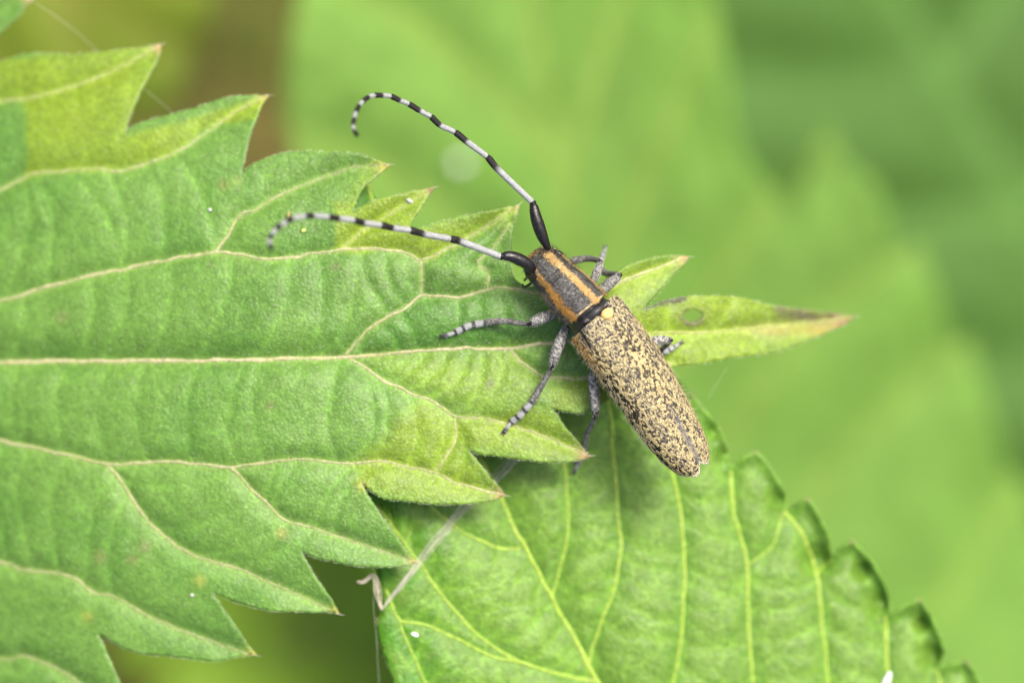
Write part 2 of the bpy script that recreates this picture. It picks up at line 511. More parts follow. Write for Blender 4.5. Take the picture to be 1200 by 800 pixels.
# ------------------------------------------------------------------ the leaf the beetle stands on
OUT1 = [(-60, -60), (-20, -22), (38, -3), (20, 20), (0, 38), (-16, 54), (-18, 80), (0, 72), (20, 65), (45, 62), (80, 64), (115, 61), (150, 57), (188, 53),
        (186, 65), (175, 88), (163, 112), (153, 135), (146, 157), (152, 149), (170, 142), (190, 136), (215, 130), (240, 122), (265, 114), (290, 112), (314, 112),
        (306, 124), (300, 140), (294, 155), (290, 172), (287, 188), (284, 204), (292, 195), (305, 188), (325, 181), (350, 177), (380, 178), (410, 179), (430, 184), (456, 193),
        (445, 203), (435, 212), (425, 222), (418, 235), (412, 250), (422, 243), (440, 235), (460, 230), (480, 225), (508, 220),
        (500, 232), (492, 245), (484, 258), (477, 272), (500, 265), (525, 257), (550, 252), (575, 247), (607, 241),
        (604, 255), (600, 272), (598, 288), (597, 302), (600, 318), (606, 330), (618, 336), (640, 332), (668, 333), (695, 332), (718, 323), (735, 312), (760, 303), (785, 299), (807, 301),
        (798, 312), (785, 326), (775, 340), (765, 351), (756, 360), (768, 357), (782, 352), (800, 348), (830, 346), (860, 348), (885, 352), (905, 358), (940, 362), (970, 367), (1002, 371),
        (985, 382), (960, 393), (930, 406), (905, 414), (880, 416), (850, 421), (815, 427), (785, 431), (750, 445), (720, 464), (692, 482), (665, 483), (645, 478),
        (651, 483), (660, 497), (672, 512), (683, 525), (692, 534), (680, 539), (660, 542), (635, 541), (610, 538), (585, 535), (562, 532), (549, 526),
        (560, 541), (572, 555), (581, 568), (592, 580), (580, 585), (560, 589), (530, 591), (500, 590), (470, 587), (445, 582), (423, 565),
        (432, 580), (445, 600), (460, 622), (475, 645), (489, 659), (475, 662), (455, 664), (430, 664), (405, 661), (385, 657), (368, 653), (352, 645),
        (362, 663), (375, 683), (388, 703), (397, 719), (380, 717), (355, 716), (320, 716), (295, 711), (270, 703), (249, 694),
        (262, 714), (275, 733), (287, 751), (299, 767), (275, 770), (255, 774), (225, 772), (200, 769), (170, 766), (145, 759), (114, 742),
        (122, 757), (130, 775), (138, 795), (150, 825), (162, 852), (130, 862), (90, 862), (50, 852), (-5, 830), (10, 870), (22, 925), (-30, 930), (-80, 922), (-125, 895),
        (-110, 940), (-95, 985), (-150, 985), (-200, 970), (-245, 930), (-235, 990), (-300, 975), (-360, 930), (-400, 880), (-410, 920), (-470, 850), (-530, 730), (-590, 560), (-618, 440),
        (-618, 400), (-585, 290), (-530, 130), (-450, 20), (-390, -30), (-395, -60), (-330, -80), (-290, -90), (-240, -95), (-250, -70), (-180, -95), (-95, -100), (-110, -60), (-100, -50)]
HOLE1 = [(812 + 11 * math.cos(a) + 1.5 * math.cos(3 * a), 370 + 8.5 * math.sin(a)) for a in np.linspace(0, 2 * math.pi, 18, endpoint=False)]
MID1 = [(-618, 420), (-300, 428), (0, 424), (100, 423), (200, 423), (300, 421), (410, 418), (480, 412), (540, 408), (596, 408), (640, 402), (700, 396), (760, 391), (830, 389), (900, 383), (960, 377), (998, 372)]
U1 = [(-330, 425), (-180, 396), (0, 352), (52, 338), (100, 324), (152, 314), (200, 304), (252, 296), (290, 300), (320, 304), (368, 297), (424, 291), (464, 294), (480, 298), (494, 306)]
U1b = [(494, 306), (520, 293), (546, 279), (562, 271), (600, 245)]
U1c = [(494, 306), (495, 328), (494, 346)]
UV = [(404, 417), (432, 386), (456, 370), (480, 357), (494, 347), (520, 347), (540, 348), (566, 340), (590, 337), (640, 345), (690, 344), (740, 325), (800, 302)]
UVb = [(572, 338), (572, 320), (560, 306), (578, 292), (598, 262)]
UC = [(252, 296), (267, 275), (279, 254), (300, 245), (324, 230), (360, 215), (408, 198), (450, 193)]
U2 = [(-450, 425), (-240, 320), (0, 222), (33, 205), (75, 200), (117, 198), (141, 200), (180, 189), (213, 175), (240, 157), (275, 132), (310, 113)]
U3 = [(-530, 422), (-300, 230), (-120, 140), (0, 119), (35, 115), (80, 103), (130, 85), (185, 55)]
UD = [(400, 292), (425, 270), (455, 252), (500, 224)]
L1 = [(-340, 428), (-180, 470), (0, 516), (40, 524), (92, 536), (128, 544), (160, 542), (208, 541), (272, 547), (344, 538), (406, 543), (449, 540), (476, 546), (509, 554), (536, 566), (560, 572), (588, 579)]
L0 = [(408, 418), (422, 427), (446, 443), (476, 458), (503, 468), (518, 477), (533, 488), (560, 489), (590, 495), (640, 512), (688, 532)]
L0b = [(509, 554), (524, 533), (534, 512), (534, 490)]
R0 = [(596, 408), (608, 421), (626, 435), (640, 442), (680, 443), (730, 436), (790, 425)]
LK = [(128, 545), (140, 562), (160, 592), (184, 620), (224, 648), (280, 666), (312, 680), (388, 714)]
LJ = [(272, 547), (292, 570), (320, 596), (332, 608), (368, 618), (400, 629), (482, 657)]
L2 = [(-450, 440), (-240, 580), (0, 658), (24, 666), (80, 674), (108, 692), (132, 698), (168, 718), (196, 731), (240, 748), (292, 766)]
L3 = [(-530, 440), (-320, 620), (-120, 740), (0, 771), (28, 768), (72, 786), (110, 812), (155, 848)]
TERT1 = (ladder(MID1[2:7], L1[2:11], 8, .12, .04, .97, 0, 1) + ladder(U1[2:13], MID1[2:7], 8, -.1, .05, .97, 0, 2) + ladder(U2[2:9], U1[2:8], 6, -.1, .05, .95, 0, 3)
         + ladder(L1[2:9], L2[2:8], 5, .1, .05, .7, 0, 4) + ladder(LK[:6], LJ[:5], 4, .1, .15, .9, 0, 5) + ladder(LJ[1:6], L1[8:13], 4, -.1, .15, .9, 0, 6)
         + ladder(MID1[7:10], L0[1:8], 6, -.16, .05, .98, 0, 7) + ladder(L0[1:6], L1[10:15], 5, -.2, .02, .9, 0, 8) + ladder(MID1[6:10], UV[:9], 6, .1, .1, .95, 0, 9)
         + ladder(U1[11:14], UV[2:5], 3, .1, .1, .9, 0, 10) + ladder(MID1[11:16], R0[3:], 4, .1, .2, .9, 0, 11)
         + [[(834, 388), (850, 370), (858, 350)], [(790, 390), (780, 372), (786, 354)], [(870, 386), (890, 400), (900, 412)]])

def zbase1(x, y):
    z = -6.0 * (np.clip(330 - x, 0, 1200) / 330) ** 1.35 * .72
    z = z - 6.5 * (np.clip(x - 705, 0, 400) / 295) ** 1.25
    v = y - 420
    z = z - 3.2 * (np.clip(-v, 0, 900) / 380) ** 1.8 * sstep(700, 250, x) - 0.9 * (np.clip(v, 0, 900) / 300) ** 1.7
    z = z - .45 * np.exp(-(v / 26) ** 2) * sstep(700, 560, x)
    return z + .25 * np.sin(x / 60) * np.clip(np.abs(v) / 250, 0, 1)

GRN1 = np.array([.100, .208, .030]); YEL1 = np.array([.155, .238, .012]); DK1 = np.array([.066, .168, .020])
def zone(p, poly, soft):
    d = seg_dist(p, [np.vstack([poly, poly[:1]]).astype(float)])
    return sstep(-soft, soft, np.where(inside(p, poly), d, -d))
def col1(p, d1, d2, de):
    w = p + (np.stack([fbm(p, 30., 21), fbm(p, 30., 22)], -1) - .5) * 14
    x, y = p[:, 0], p[:, 1]
    yz = np.maximum.reduce([
        .9 * zone(w, [(-60, 75), (190, 50), (146, 160), (315, 110), (300, 140), (240, 150), (210, 178), (150, 198), (60, 203), (30, 206), (28, 120), (-60, 120)], 5),
        .55 * zone(w, [(440, 185), (460, 193), (412, 252), (400, 240)], 12),
        .95 * zone(w, [(390, 240), (510, 218), (480, 272), (560, 262), (520, 293), (494, 305), (470, 294), (392, 293)], 4),
        .75 * zone(w, [(500, 262), (610, 238), (600, 262), (550, 280), (520, 293)], 8),
        .85 * zone(w, [(495, 470), (534, 488), (600, 480), (640, 470), (700, 535), (640, 545), (550, 530), (595, 582), (500, 595), (425, 568), (410, 545), (440, 520)], 16),
        .55 * zone(w, [(430, 420), (600, 412), (650, 470), (560, 490), (500, 460)], 18),
        .95 * zone(w, [(705, 320), (810, 298), (757, 355), (800, 330), (910, 340), (1015, 371), (900, 420), (700, 480), (650, 482), (640, 455), (700, 442)], 14)])
    yz = yz * (0.75 + .5 * fbm(p, 45., 23))
    yz = np.clip(yz, 0, 1)[:, None]
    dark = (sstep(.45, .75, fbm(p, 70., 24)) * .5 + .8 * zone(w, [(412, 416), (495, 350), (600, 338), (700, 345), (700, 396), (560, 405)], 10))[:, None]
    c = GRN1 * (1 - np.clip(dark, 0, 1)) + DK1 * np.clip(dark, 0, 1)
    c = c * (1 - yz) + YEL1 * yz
    c = c * (0.84 + .32 * fbm(p, 9., 25))[:, None]
    # pale rim along tertiary veins
    c = c * (1 + .22 * np.exp(-(d2 / 3.0) ** 2))[:, None] + np.array([.05, .05, .012]) * np.exp(-(d1 / 4.0) ** 2)[:, None]
    # pink, brown tooth tips and dead leaf end
    for tx, ty, r, cc in ((188, 53, 10, (.36, .22, .12)), (314, 112, 12, (.33, .29, .04)), (456, 193, 13, (.33, .29, .04)), (508, 220, 9, (.36, .2, .12)), (607, 241, 8, (.32, .25, .08)),
                          (692, 534, 14, (.30, .14, .085)), (592, 580, 12, (.27, .13, .06)), (489, 659, 10, (.32, .26, .07)), (397, 719, 10, (.30, .27, .04)), (299, 767, 10, (.30, .27, .04)), (807, 301, 12, (.32, .19, .09)),
                          (38, -3, 10, (.4, .25, .15)), (424, 568, 7, (.4, .3, .05)), (330, 624, 6, (.42, .3, .08)), (234, 680, 6, (.4, .32, .05)), (102, 722, 6, (.36, .32, .05)), (278, 212, 6, (.25, .3, .08))):
        w_ = np.exp(-(((x - tx) ** 2 + (y - ty) ** 2) / r ** 2))[:, None] * (.9 if r > 7 else .4)
        c = c * (1 - w_) + np.array(cc) * w_
    br = np.clip(zone(w, [(905, 352), (960, 362), (1010, 371), (985, 376), (930, 376), (908, 366)], 13) * (.45 + .8 * fbm(p, 14., 88)), 0, .92)[:, None]
    c = c * (1 - br) + np.array([.085, .062, .045]) * br
    tp = (np.exp(-(((x - 992) / 20) ** 2 + ((y - 376) / 11) ** 2)) * .9)[:, None]
    c = c * (1 - tp) + np.array([.20, .095, .06]) * tp
    og = (np.exp(-(((x - 962) / 26) ** 2 + ((y - 387) / 8) ** 2)) * .4)[:, None]
    c = c * (1 - og) + np.array([.42, .26, .05]) * og
    pk = (np.exp(-(((x - 905) / 30) ** 2 + ((y - 386) / 8) ** 2)) * .45)[:, None]
    c = c * (1 - pk) + np.array([.32, .18, .10]) * pk
    sl = zone(w, [(754, 362), (760, 354), (785, 349), (808, 344), (806, 351), (785, 356)], 2.5)[:, None]
    c = c * (1 - sl) + np.array([.05, .045, .035]) * sl
    hr = np.exp(-((np.hypot((x - 812) / 1.25, y - 370) - 9.5) / 3.2) ** 2)[:, None] * (.55 + .4 * np.sin(np.arctan2(y - 370, x - 812) - .2))[:, None]
    hr = np.clip(hr, 0, .85)
    c = c * (1 - hr) + np.array([.13, .11, .07]) * hr
    # scattered blemishes
    for bx, by, r, cc in ((117, 652, 8, (.17, .13, .06)), (155, 655, 6, (.25, .2, .09)), (72, 372, 7, (.15, .12, .06)), (316, 475, 5, (.15, .1, .06)), (245, 310, 4, (.1, .08, .05)), (574, 449, 5, (.12, .08, .08)),
                          (393, 312, 5, (.16, .12, .06)), (262, 217, 6, (.2, .15, .05)), (170, 640, 7, (.22, .2, .1))):
        w_ = np.exp(-(((x - bx) ** 2 + (y - by) ** 2) / r ** 2))[:, None] * .45
        c = c * (1 - w_) + np.array(cc) * w_
    return np.clip(c, 0.004, .8)

leaf1 = empty("nettle_leaf", P(-618, 420, -14).tolist(), "matt green toothed nettle leaf with cream veins that the beetle stands on", "leaf")
ALLV1 = [MID1, U1, U1b, U1c, UV, UVb, UC, U2, U3, UD, L1, L0, L0b, R0, LK, LJ, L2, L3]
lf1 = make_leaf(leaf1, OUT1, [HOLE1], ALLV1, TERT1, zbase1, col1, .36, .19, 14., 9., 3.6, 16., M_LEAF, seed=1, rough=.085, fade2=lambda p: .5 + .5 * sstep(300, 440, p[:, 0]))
CREAM = ((.42, .37, .22), (.22, .27, .08))
make_veins(leaf1, lf1, [(MID1, 6.6, 3.2)], M_VEIN, ((.44, .38, .24), (.28, .29, .11)), .01, .45, .5)
for q, a, b in ((U1, 6, 3.5), (U1b, 3.2, 1.2), (U1c, 3, 2), (UV, 3.8, 4), (UVb, 1.6, .8), (UC, 3.5, .8), (U2, 6, 1.2), (U3, 6, 1), (UD, 1.2, .7), (L1, 6, 2.2), (L0, 4, 1.2), (L0b, 2, 2.2), (R0, 4, 2.5), (LK, 4.5, 1), (LJ, 4, .9), (L2, 6, 1), (L3, 5.5, 1)):
    k = len([c for c in leaf1.children if c.name.startswith("vein")])
    qq = catmull(q, step=2.5); qq = qq + (np.stack([vnoise(qq, 13., 70 + k), vnoise(qq, 13., 120 + k)], -1) - .5) * 3.0
    z, _, _ = lf1["height"](qq); t = np.linspace(0, 1, len(qq))
    r = (a + (b - a) * t) * .38 * S * (.5 + .9 * fbm(qq, 7., 40 + k, 2))
    V, F = tube(P(qq[:, 0], qq[:, 1], z + .025), r, 8, .45)
    nn = np.repeat(fbm(qq, 22., 10 + k, 3), 8)[:, None]
    mesh("vein", V, F, M_VEIN, leaf1, np.array(CREAM[0]) * (1 - nn) + np.array(CREAM[1]) * nn)
TIPS1 = [(188, 53, 1, -.5), (314, 112, 1, -.05), (456, 193, 1, -.05), (508, 220, 1, -.3), (607, 241, .6, -.6), (692, 534, 1, -.1), (592, 580, 1, .2), (489, 659, .8, .4), (397, 719, 1, .2), (299, 767, 1, .2), (1002, 371, 1, -.1), (807, 301, 1, .0), (38, -3, 1, -.2)]
leaf_hairs(leaf1, lf1, 30000, .15, .0105, (.60, .62, .46), (1, 0, 0), .35, fringe=4200, tips=TIPS1,
           prob=lambda q: np.clip(.22 + .78 * sstep(250, 480, q[:, 0]), 0, 1))
# hairs and pale crystals that beset the veins
vp, vd = [], []
for q in ALLV1:
    qq = catmull(q, step=.7); qq = qq[(qq[:, 0] > -20) & (qq[:, 0] < 760) & (qq[:, 1] > -20) & (qq[:, 1] < 820)]
    if len(qq): vp.append(qq + RNG.normal(0, 1.5, qq.shape))
vp = np.vstack(vp); z, _, _ = lf1["height"](vp); pp = P(vp[:, 0], vp[:, 1], z + .05)
dd = RNG.normal(0, 1, (len(vp), 3)) + np.array([.6, 0, .5]); dd[:, 2] = np.abs(dd[:, 2]); dd /= np.linalg.norm(dd, axis=1)[:, None]
V, F, C = hairs(pp, np.tile([0, 0, 1.], (len(vp), 1)), dd, .11 * RNG.uniform(.4, 1.4, len(vp)), .012, np.array([.58, .52, .40]) * RNG.uniform(.5, 1.2, (len(vp), 1)))
mesh("vein_hair", V, F, M_HAIR, leaf1, C)["kind"] = "stuff"
# petiole out of the frame
pt = catmull([tuple(P(-618, 420, zbase1(np.array(-600.), np.array(420.)))), (-78, 2, -22), (-92, 4, -34), (-102, 5, -48)], n=24)
V, F = tube(pt, np.linspace(.8, 1.1, 24), 10); mesh("petiole", V, F, M_VEIN, leaf1, np.tile([.2, .26, .08], (len(V), 1)))

# ------------------------------------------------------------------ the glossy leaf below
OUT2 = [(428, 210), (433, 219), (444, 236), (470, 262), (500, 268), (520, 292), (560, 305), (580, 330), (640, 345), (665, 372), (720, 392), (745, 420), (785, 438), (812, 462),
        (825, 479), (838, 496), (849, 515), (856, 546), (870, 536), (887, 527), (901, 544), (914, 566), (921, 584), (920, 597), (933, 590), (947, 583), (960, 605), (971, 630), (975, 654), (985, 642), (998, 633),
        (1020, 656), (1036, 684), (1043, 710), (1042, 722), (1060, 710), (1078, 701), (1093, 728), (1106, 760), (1102, 782), (1117, 777), (1133, 774), (1148, 798), (1165, 835), (1172, 880), (1190, 875), (1215, 870), (1225, 930), (1230, 980), (1215, 1000), (1240, 1010),
        (1225, 1090), (1180, 1170), (1100, 1240), (1010, 1265), (940, 1240), (880, 1255), (800, 1235), (740, 1190), (735, 1150), (690, 1140), (640, 1080), (630, 1040), (590, 1020), (550, 950), (548, 915), (515, 900), (485, 845), (470, 822),
        (458, 795), (450, 770), (443, 745), (440, 727), (447, 716), (447, 700), (444, 680), (440, 664), (428, 640), (440, 610), (430, 585), (405, 560), (418, 520), (400, 490), (385, 440), (402, 410), (385, 370), (390, 320), (408, 290), (405, 250)]
MID2 = [(960, 1245), (860, 1060), (780, 930), (738, 862), (700, 800), (676, 752), (650, 708), (632, 672), (608, 628), (590, 590), (570, 550), (520, 450), (465, 320), (430, 215)]
V2A = [(738, 862), (716, 820), (692, 766), (705, 728), (720, 688), (727, 640), (724, 600), (718, 540), (714, 480), (700, 420)]
V2A = [(690, 778), (702, 735), (720, 688), (727, 640), (724, 600), (719, 540), (714, 480), (700, 420)]
V2B = [(646, 700), (654, 672), (662, 640), (665, 600), (662, 545), (655, 500), (620, 400)]
V2C = [(752, 886), (775, 840), (790, 790), (800, 720), (801, 660), (798, 610), (788, 556), (775, 500), (760, 440)]
V2D = [(835, 1020), (870, 930), (888, 850), (882, 790), (876, 720), (875, 660), (862, 612), (857, 580), (856, 552)]
V2E = [(870, 1080), (930, 980), (968, 880), (970, 800), (963, 730), (956, 672), (940, 625), (918, 598)]
V2F = [(905, 1140), (980, 1050), (1030, 930), (1042, 840), (1040, 780), (1038, 722)]
V2G = [(930, 1190), (1050, 1090), (1095, 960), (1108, 870), (1098, 784)]
V2E2 = [(876, 662), (905, 640), (918, 600)]
V2E3 = [(956, 672), (975, 656)]
V2L1 = [(610, 642), (590, 643), (560, 632), (535, 618), (508, 596), (480, 560)]
V2L2 = [(700, 798), (655, 790), (612, 777), (580, 758), (552, 736), (525, 705), (500, 672), (470, 630), (440, 590)]
V2L3 = [(612, 777), (575, 768), (540, 750), (500, 732), (470, 727), (462, 717), (452, 690)]
V2L4 = [(740, 866), (680, 868), (610, 850), (540, 830), (500, 800), (486, 770), (472, 740), (466, 722)]
V2L5 = [(800, 970), (720, 975), (640, 960), (570, 920)]
V2L6 = [(560, 545), (530, 520), (480, 480), (420, 440)]
V2L7 = [(482, 622), (470, 645), (455, 600)]
TERT2 = (ladder(V2A[1:7], V2C[2:8], 7, .1, .03, .97, .05, 21) + ladder(V2C[1:7], V2D[2:8], 7, .1, .03, .97, .04, 22) + ladder(V2D[2:6], V2E[3:6], 5, .1, .05, .95, 0, 23) + ladder(V2E[3:6], V2F[3:], 4, .1, .05, .95, 0, 24)
         + ladder(MID2[5:10], V2A[1:6], 5, -.12, .05, .9, 0, 25) + ladder(V2B[:5], V2A[2:7], 6, .1, .1, .95, 0, 26) + ladder(V2L2[:7], MID2[4:9], 8, .15, .05, .95, 0, 27) + ladder(V2L3[:5], V2L2[2:7], 6, .12, .1, .95, 0, 28)
         + ladder(V2L4[2:7], V2L3[:5], 7, .12, .05, .95, 0, 29) + ladder(V2L1, V2L2[2:8], 6, .1, .1, .95, 0, 30)
         + [[(520, 690), (545, 668), (560, 640)], [(540, 722), (585, 712), (640, 702)], [(495, 720), (498, 700), (520, 690)], [(585, 712), (590, 680), (606, 660)], [(555, 740), (550, 700), (545, 668)]])
OLR2 = np.array(OUT2[:52], float)
def zbase2(x, y):
    z = -2.35 - 4.3 * np.clip((x - 460) / 560, -.3, 3) - .0009 * np.clip(y - 800, 0, 900) * 6
    z = z - .5 * np.clip((480 - x) / 60, 0, 1.2) ** 2 * sstep(640, 700, y)
    m = np.interp(y, [215, 320, 450, 550, 628, 708, 800, 930, 1245], [430, 465, 520, 570, 608, 650, 700, 780, 960])
    return z - .5 * np.exp(-((x - m) / 40) ** 2)
def edge2(p, de):
    right = sstep(760, 860, p[:, 0] + .2 * (p[:, 1] - 460))
    w = fbm(p, 60., 77)
    pk = 0
    for nx, ny, r in ((852, 532, 10), (916, 586, 12), (958, 655, 16), (1034, 704, 14), (1092, 766, 13), (838, 505, 9), (1010, 668, 10), (1080, 730, 9)):
        pk = pk + np.exp(-(((p[:, 0] - nx) ** 2 + (p[:, 1] - ny) ** 2) / r ** 2))
    return right * (.5 * np.exp(-(de / 3.5) ** 1.4) * w - .35 * np.exp(-((de - 13) / 8.) ** 2) * w - 1.0 * pk) - (1 - right) * .35 * np.exp(-de / 8.)
def col2(p, d1, d2, de):
    x, y = p[:, 0], p[:, 1]
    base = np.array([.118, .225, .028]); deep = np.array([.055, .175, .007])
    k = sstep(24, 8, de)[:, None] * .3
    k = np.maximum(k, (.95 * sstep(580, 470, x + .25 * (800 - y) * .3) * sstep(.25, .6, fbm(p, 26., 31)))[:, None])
    k = np.maximum(k, (.35 * np.exp(-(d1 / 11.) ** 2))[:, None])  # deeper green beside veins: groove slopes' missing sheen put into the colour
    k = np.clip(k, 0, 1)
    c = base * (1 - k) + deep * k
    c = c * (.86 + .28 * fbm(p, 10., 32))[:, None]
    t = np.exp(-(d2 / 2.6) ** 2)[:, None] * .75
    c = c * (1 - t) + np.array([.135, .27, .022]) * t
    dots = sstep(.70, .80, vnoise(p, 6.5, 33))[:, None] * .35
    c = c * (1 - dots) + deep * .8 * dots
    rim = np.exp(-(de / 3.4) ** 2)[:, None] * .75 * sstep(760, 850, x)[:, None]
    c = c * (1 - rim) + np.array([.14, .28, .035]) * rim
    for tx, ty in ((812, 462), (887, 527), (947, 583), (998, 633), (1078, 701), (1133, 774), (441, 727)):
        w_ = np.exp(-(((x - tx) ** 2 + (y - ty) ** 2) / 4. ** 2))[:, None] * .6
        c = c * (1 - w_) + np.array([.22, .12, .08]) * w_
    return np.clip(c, .004, .8)
leaf2 = empty("nettle_leaf", P(960, 1245, -9).tolist(), "glossy quilted nettle leaf with yellow-green veins, lying below the beetle's tail", "leaf")
ALLV2 = [MID2, V2A, V2B, V2C, V2D, V2E, V2F, V2G, V2E2, V2E3, V2L1, V2L2, V2L3, V2L4, V2L5, V2L6, V2L7]
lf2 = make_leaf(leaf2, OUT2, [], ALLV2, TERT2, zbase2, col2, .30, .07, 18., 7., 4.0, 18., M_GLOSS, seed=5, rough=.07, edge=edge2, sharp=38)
W2 = [(9, 5), (3.5, 6), (4, 5), (4, 6), (3.5, 6), (3.5, 6), (3.5, 6), (3, 5), (3, 3), (3, 3), (4.5, 3), (5.5, 3.5), (4.5, 3), (4.5, 2.5), (4, 2), (4, 2), (2, 2)]
LIME = ((.20, .33, .03), (.27, .36, .06))
for i, (q, (a, b)) in enumerate(zip(ALLV2, W2)):
    qq = catmull(q, step=3.0); qq = qq + (np.stack([vnoise(qq, 20., 170 + i), vnoise(qq, 20., 220 + i)], -1) - .5) * 2.5
    z, _, _ = lf2["height"](qq); t = np.linspace(0, 1, len(qq))
    r = (a + (b - a) * t) * .42 * S * (.8 + .4 * fbm(qq, 14., 240 + i, 2))
    V, F = tube(P(qq[:, 0], qq[:, 1], z + .02), r, 8, .6)
    nn = np.repeat(fbm(qq, 30., 260 + i, 3), 8)[:, None]
    mesh("midrib" if i == 0 else "vein", V, F, M_VEIN, leaf2, np.array(LIME[0]) * (1 - nn) + np.array(LIME[1]) * nn)
leaf_hairs(leaf2, lf2, 2500, .22, .007, (.45, .52, .32), (-.5, .8, 0), .3, fringe=900, box=(380, 200, 1240, 840))
pt = catmull([tuple(P(960, 1245, zbase2(np.array(960.), np.array(1245.)))), (22, -50, -14), (26, -58, -24), (30, -64, -40)], n=24)
V, F = tube(pt, np.linspace(.8, 1.1, 24), 10); mesh("petiole", V, F, M_VEIN, leaf2, np.tile([.16, .25, .05], (len(V), 1)))

# ------------------------------------------------------------------ blurred leaves further down
def toothed(tip, base, width, nt, belly=.42, bend=0.0, seed=0, depth=.16):
    """nettle-leaf outline in photo pixels from tip to base, n teeth a side, plus midrib and side veins"""
    rg = np.random.default_rng(seed)
    tip, base = np.array(tip, float), np.array(base, float)
    ax = base - tip; L = np.linalg.norm(ax); ax /= L; nm = np.array([-ax[1], ax[0]])
    def half(t):
        return width / 2 * (t / belly) ** .85 * math.exp(.85 * (1 - t / belly)) * max(0.0, 1 - t ** 7) if t > 0 else 0
    cen = lambda t: tip + ax * L * t + nm * bend * math.sin(math.pi * t)
    sides, veins = [], []
    for sg in (1, -1):
        s = [cen(0)]
        for k in range(nt):
            t0 = (k + .55) / (nt + .6); t1 = (k + 1.15) / (nt + .6)
            jig = rg.uniform(.9, 1.1)
            tipp = cen(t0) + sg * nm * half(t0 + .05) * (1.02 + depth * .5) * jig - ax * L * .03
            s += [tipp, (tipp * .45 + (cen(t1 + .01) + sg * nm * half(t1) * (1 + depth * .25)) * .55) + sg * nm * half(t1) * .05, cen(t1) + sg * nm * half(t1) * (1 - depth)]
            if k % 2 == 0:
                tv = min(.97, t1 + .16); q0 = cen(tv); q1 = tipp
                veins.append([q0, q0 * .6 + q1 * .4 + sg * nm * 6 + ax * L * .015, q0 * .25 + q1 * .75 + ax * L * .012, q1])
        s.append(cen(1.0))
        sides.append(s)
    out = sides[0] + sides[1][::-1][1:-1]
    return [tuple(p) for p in out], [cen(t) for t in np.linspace(1, 0, 9)], veins

def far_leaf(label, outline, midrib, veins, zf, base_col, edge_col, spacing, group=None, A=(1.2, .3), wid=60., stem_to=None, seed=1, pale=(.2, .28, .06), tert=()):
    root = empty("nettle_leaf", P(midrib[0][0], midrib[0][1], float(zf(np.array(midrib[0][0]), np.array(midrib[0][1])))).tolist(), label, "leaf", group)
    def cf(p, d1, d2, de):
        n = fbm(p, 120., seed)[:, None]
        c = np.array(base_col) * (1 - n) + np.array(edge_col) * n
        t = np.exp(-(d1 / 9.) ** 2)[:, None] * .5
        return np.clip(c * (1 - t) + np.array(pale) * t, .004, .8)
    lf = make_leaf(root, outline, [], [midrib] + veins, list(tert), zf, cf, A[0], A[1], wid, 20., spacing, spacing * 1.6, M_FAR, thick=.25, seed=seed, rough=.25, edge_step=spacing * .6, sharp=40)
    for i, q in enumerate([midrib] + veins):
        qq = catmull(q, step=spacing * .5); z, _, _ = lf["height"](qq); t = np.linspace(0, 1, len(qq))
        k = (D - z.mean()) / D
        r = ((11 if i == 0 else 7) * (1 - .75 * t)) * .5 * S * k
        V, F = tube(P(qq[:, 0], qq[:, 1], z + .05), r, 6, .6)
        mesh("midrib" if i == 0 else "vein", V, F, M_VEIN, root, np.tile(pale, (len(V), 1)))
    if stem_to is not None:
        b = P(midrib[0][0], midrib[0][1], float(zf(np.array(midrib[0][0]), np.array(midrib[0][1]))))
        e = np.array(stem_to, float); d = b - P(midrib[1][0], midrib[1][1], b[2]); d[2] = 0; d /= np.linalg.norm(d)
        pt = catmull([b - d * .5, b + d * 8 + np.array([0, 0, -1.5]), b * .3 + e * .7, e], n=20)
        V, F = tube(pt, np.linspace(1.0, 1.4, 20), 10); mesh("petiole", V, F, M_VEIN, root, np.tile([.16, .24, .06], (len(V), 1)))
    return root, lf

OUT3 = [(560, -420), (610, -360), (665, -250), (690, -262), (720, -190), (742, -130), (775, -145), (800, -70), (812, -30), (838, 5), (850, 60), (857, 120), (868, 175), (898, 215), (925, 250), (945, 205), (972, 150), (990, 190), (1025, 215), (1042, 265), (1046, 305), (1078, 285), (1092, 330), (1108, 375), (1112, 410), (1135, 400), (1155, 460), (1172, 520), (1180, 560), (1200, 560),
        (1225, 650), (1230, 720), (1250, 730), (1262, 840), (1255, 920), (1270, 930), (1255, 1030), (1200, 1130), (1100, 1220), (980, 1270), (900, 1280), (820, 1275), (720, 1210), (640, 1130), (625, 1080), (600, 1060), (560, 980), (550, 920), (525, 890), (490, 790), (488, 740), (462, 700), (430, 600), (428, 560), (400, 520), (375, 420), (372, 370), (350, 330), (338, 240), (345, 170), (332, 140), (340, 50), (352, -20), (345, -50), (365, -120), (385, -170), (382, -200), (420, -270), (450, -310), (452, -340), (500, -390)]
MID3 = [(900, 1275), (850, 1050), (790, 800), (730, 560), (680, 330), (630, 60), (590, -180), (562, -412)]
VEI3 = [[(850, 1050), (960, 900), (1060, 780), (1190, 570)], [(795, 820), (900, 650), (1000, 520), (1125, 405)], [(760, 680), (850, 520), (950, 380), (1070, 292)], [(725, 540), (800, 400), (880, 270), (968, 160)], [(690, 380), (750, 230), (800, 110), (836, 15)],
        [(660, 230), (700, 80), (740, -40), (772, -140)], [(860, 1090), (720, 1000), (610, 900), (500, 800)], [(800, 840), (680, 760), (560, 650), (435, 590)], [(745, 620), (640, 520), (520, 420), (378, 400)], [(700, 420), (600, 320), (480, 220), (338, 150)], [(655, 200), (580, 110), (470, 20), (350, -45)]]
def z3(x, y): return -88 - .022 * (y - 400) - .012 * (x - 700) + 1.2 * np.sin(x / 130.) + 1.2 * np.sin(y / 170. + 1)
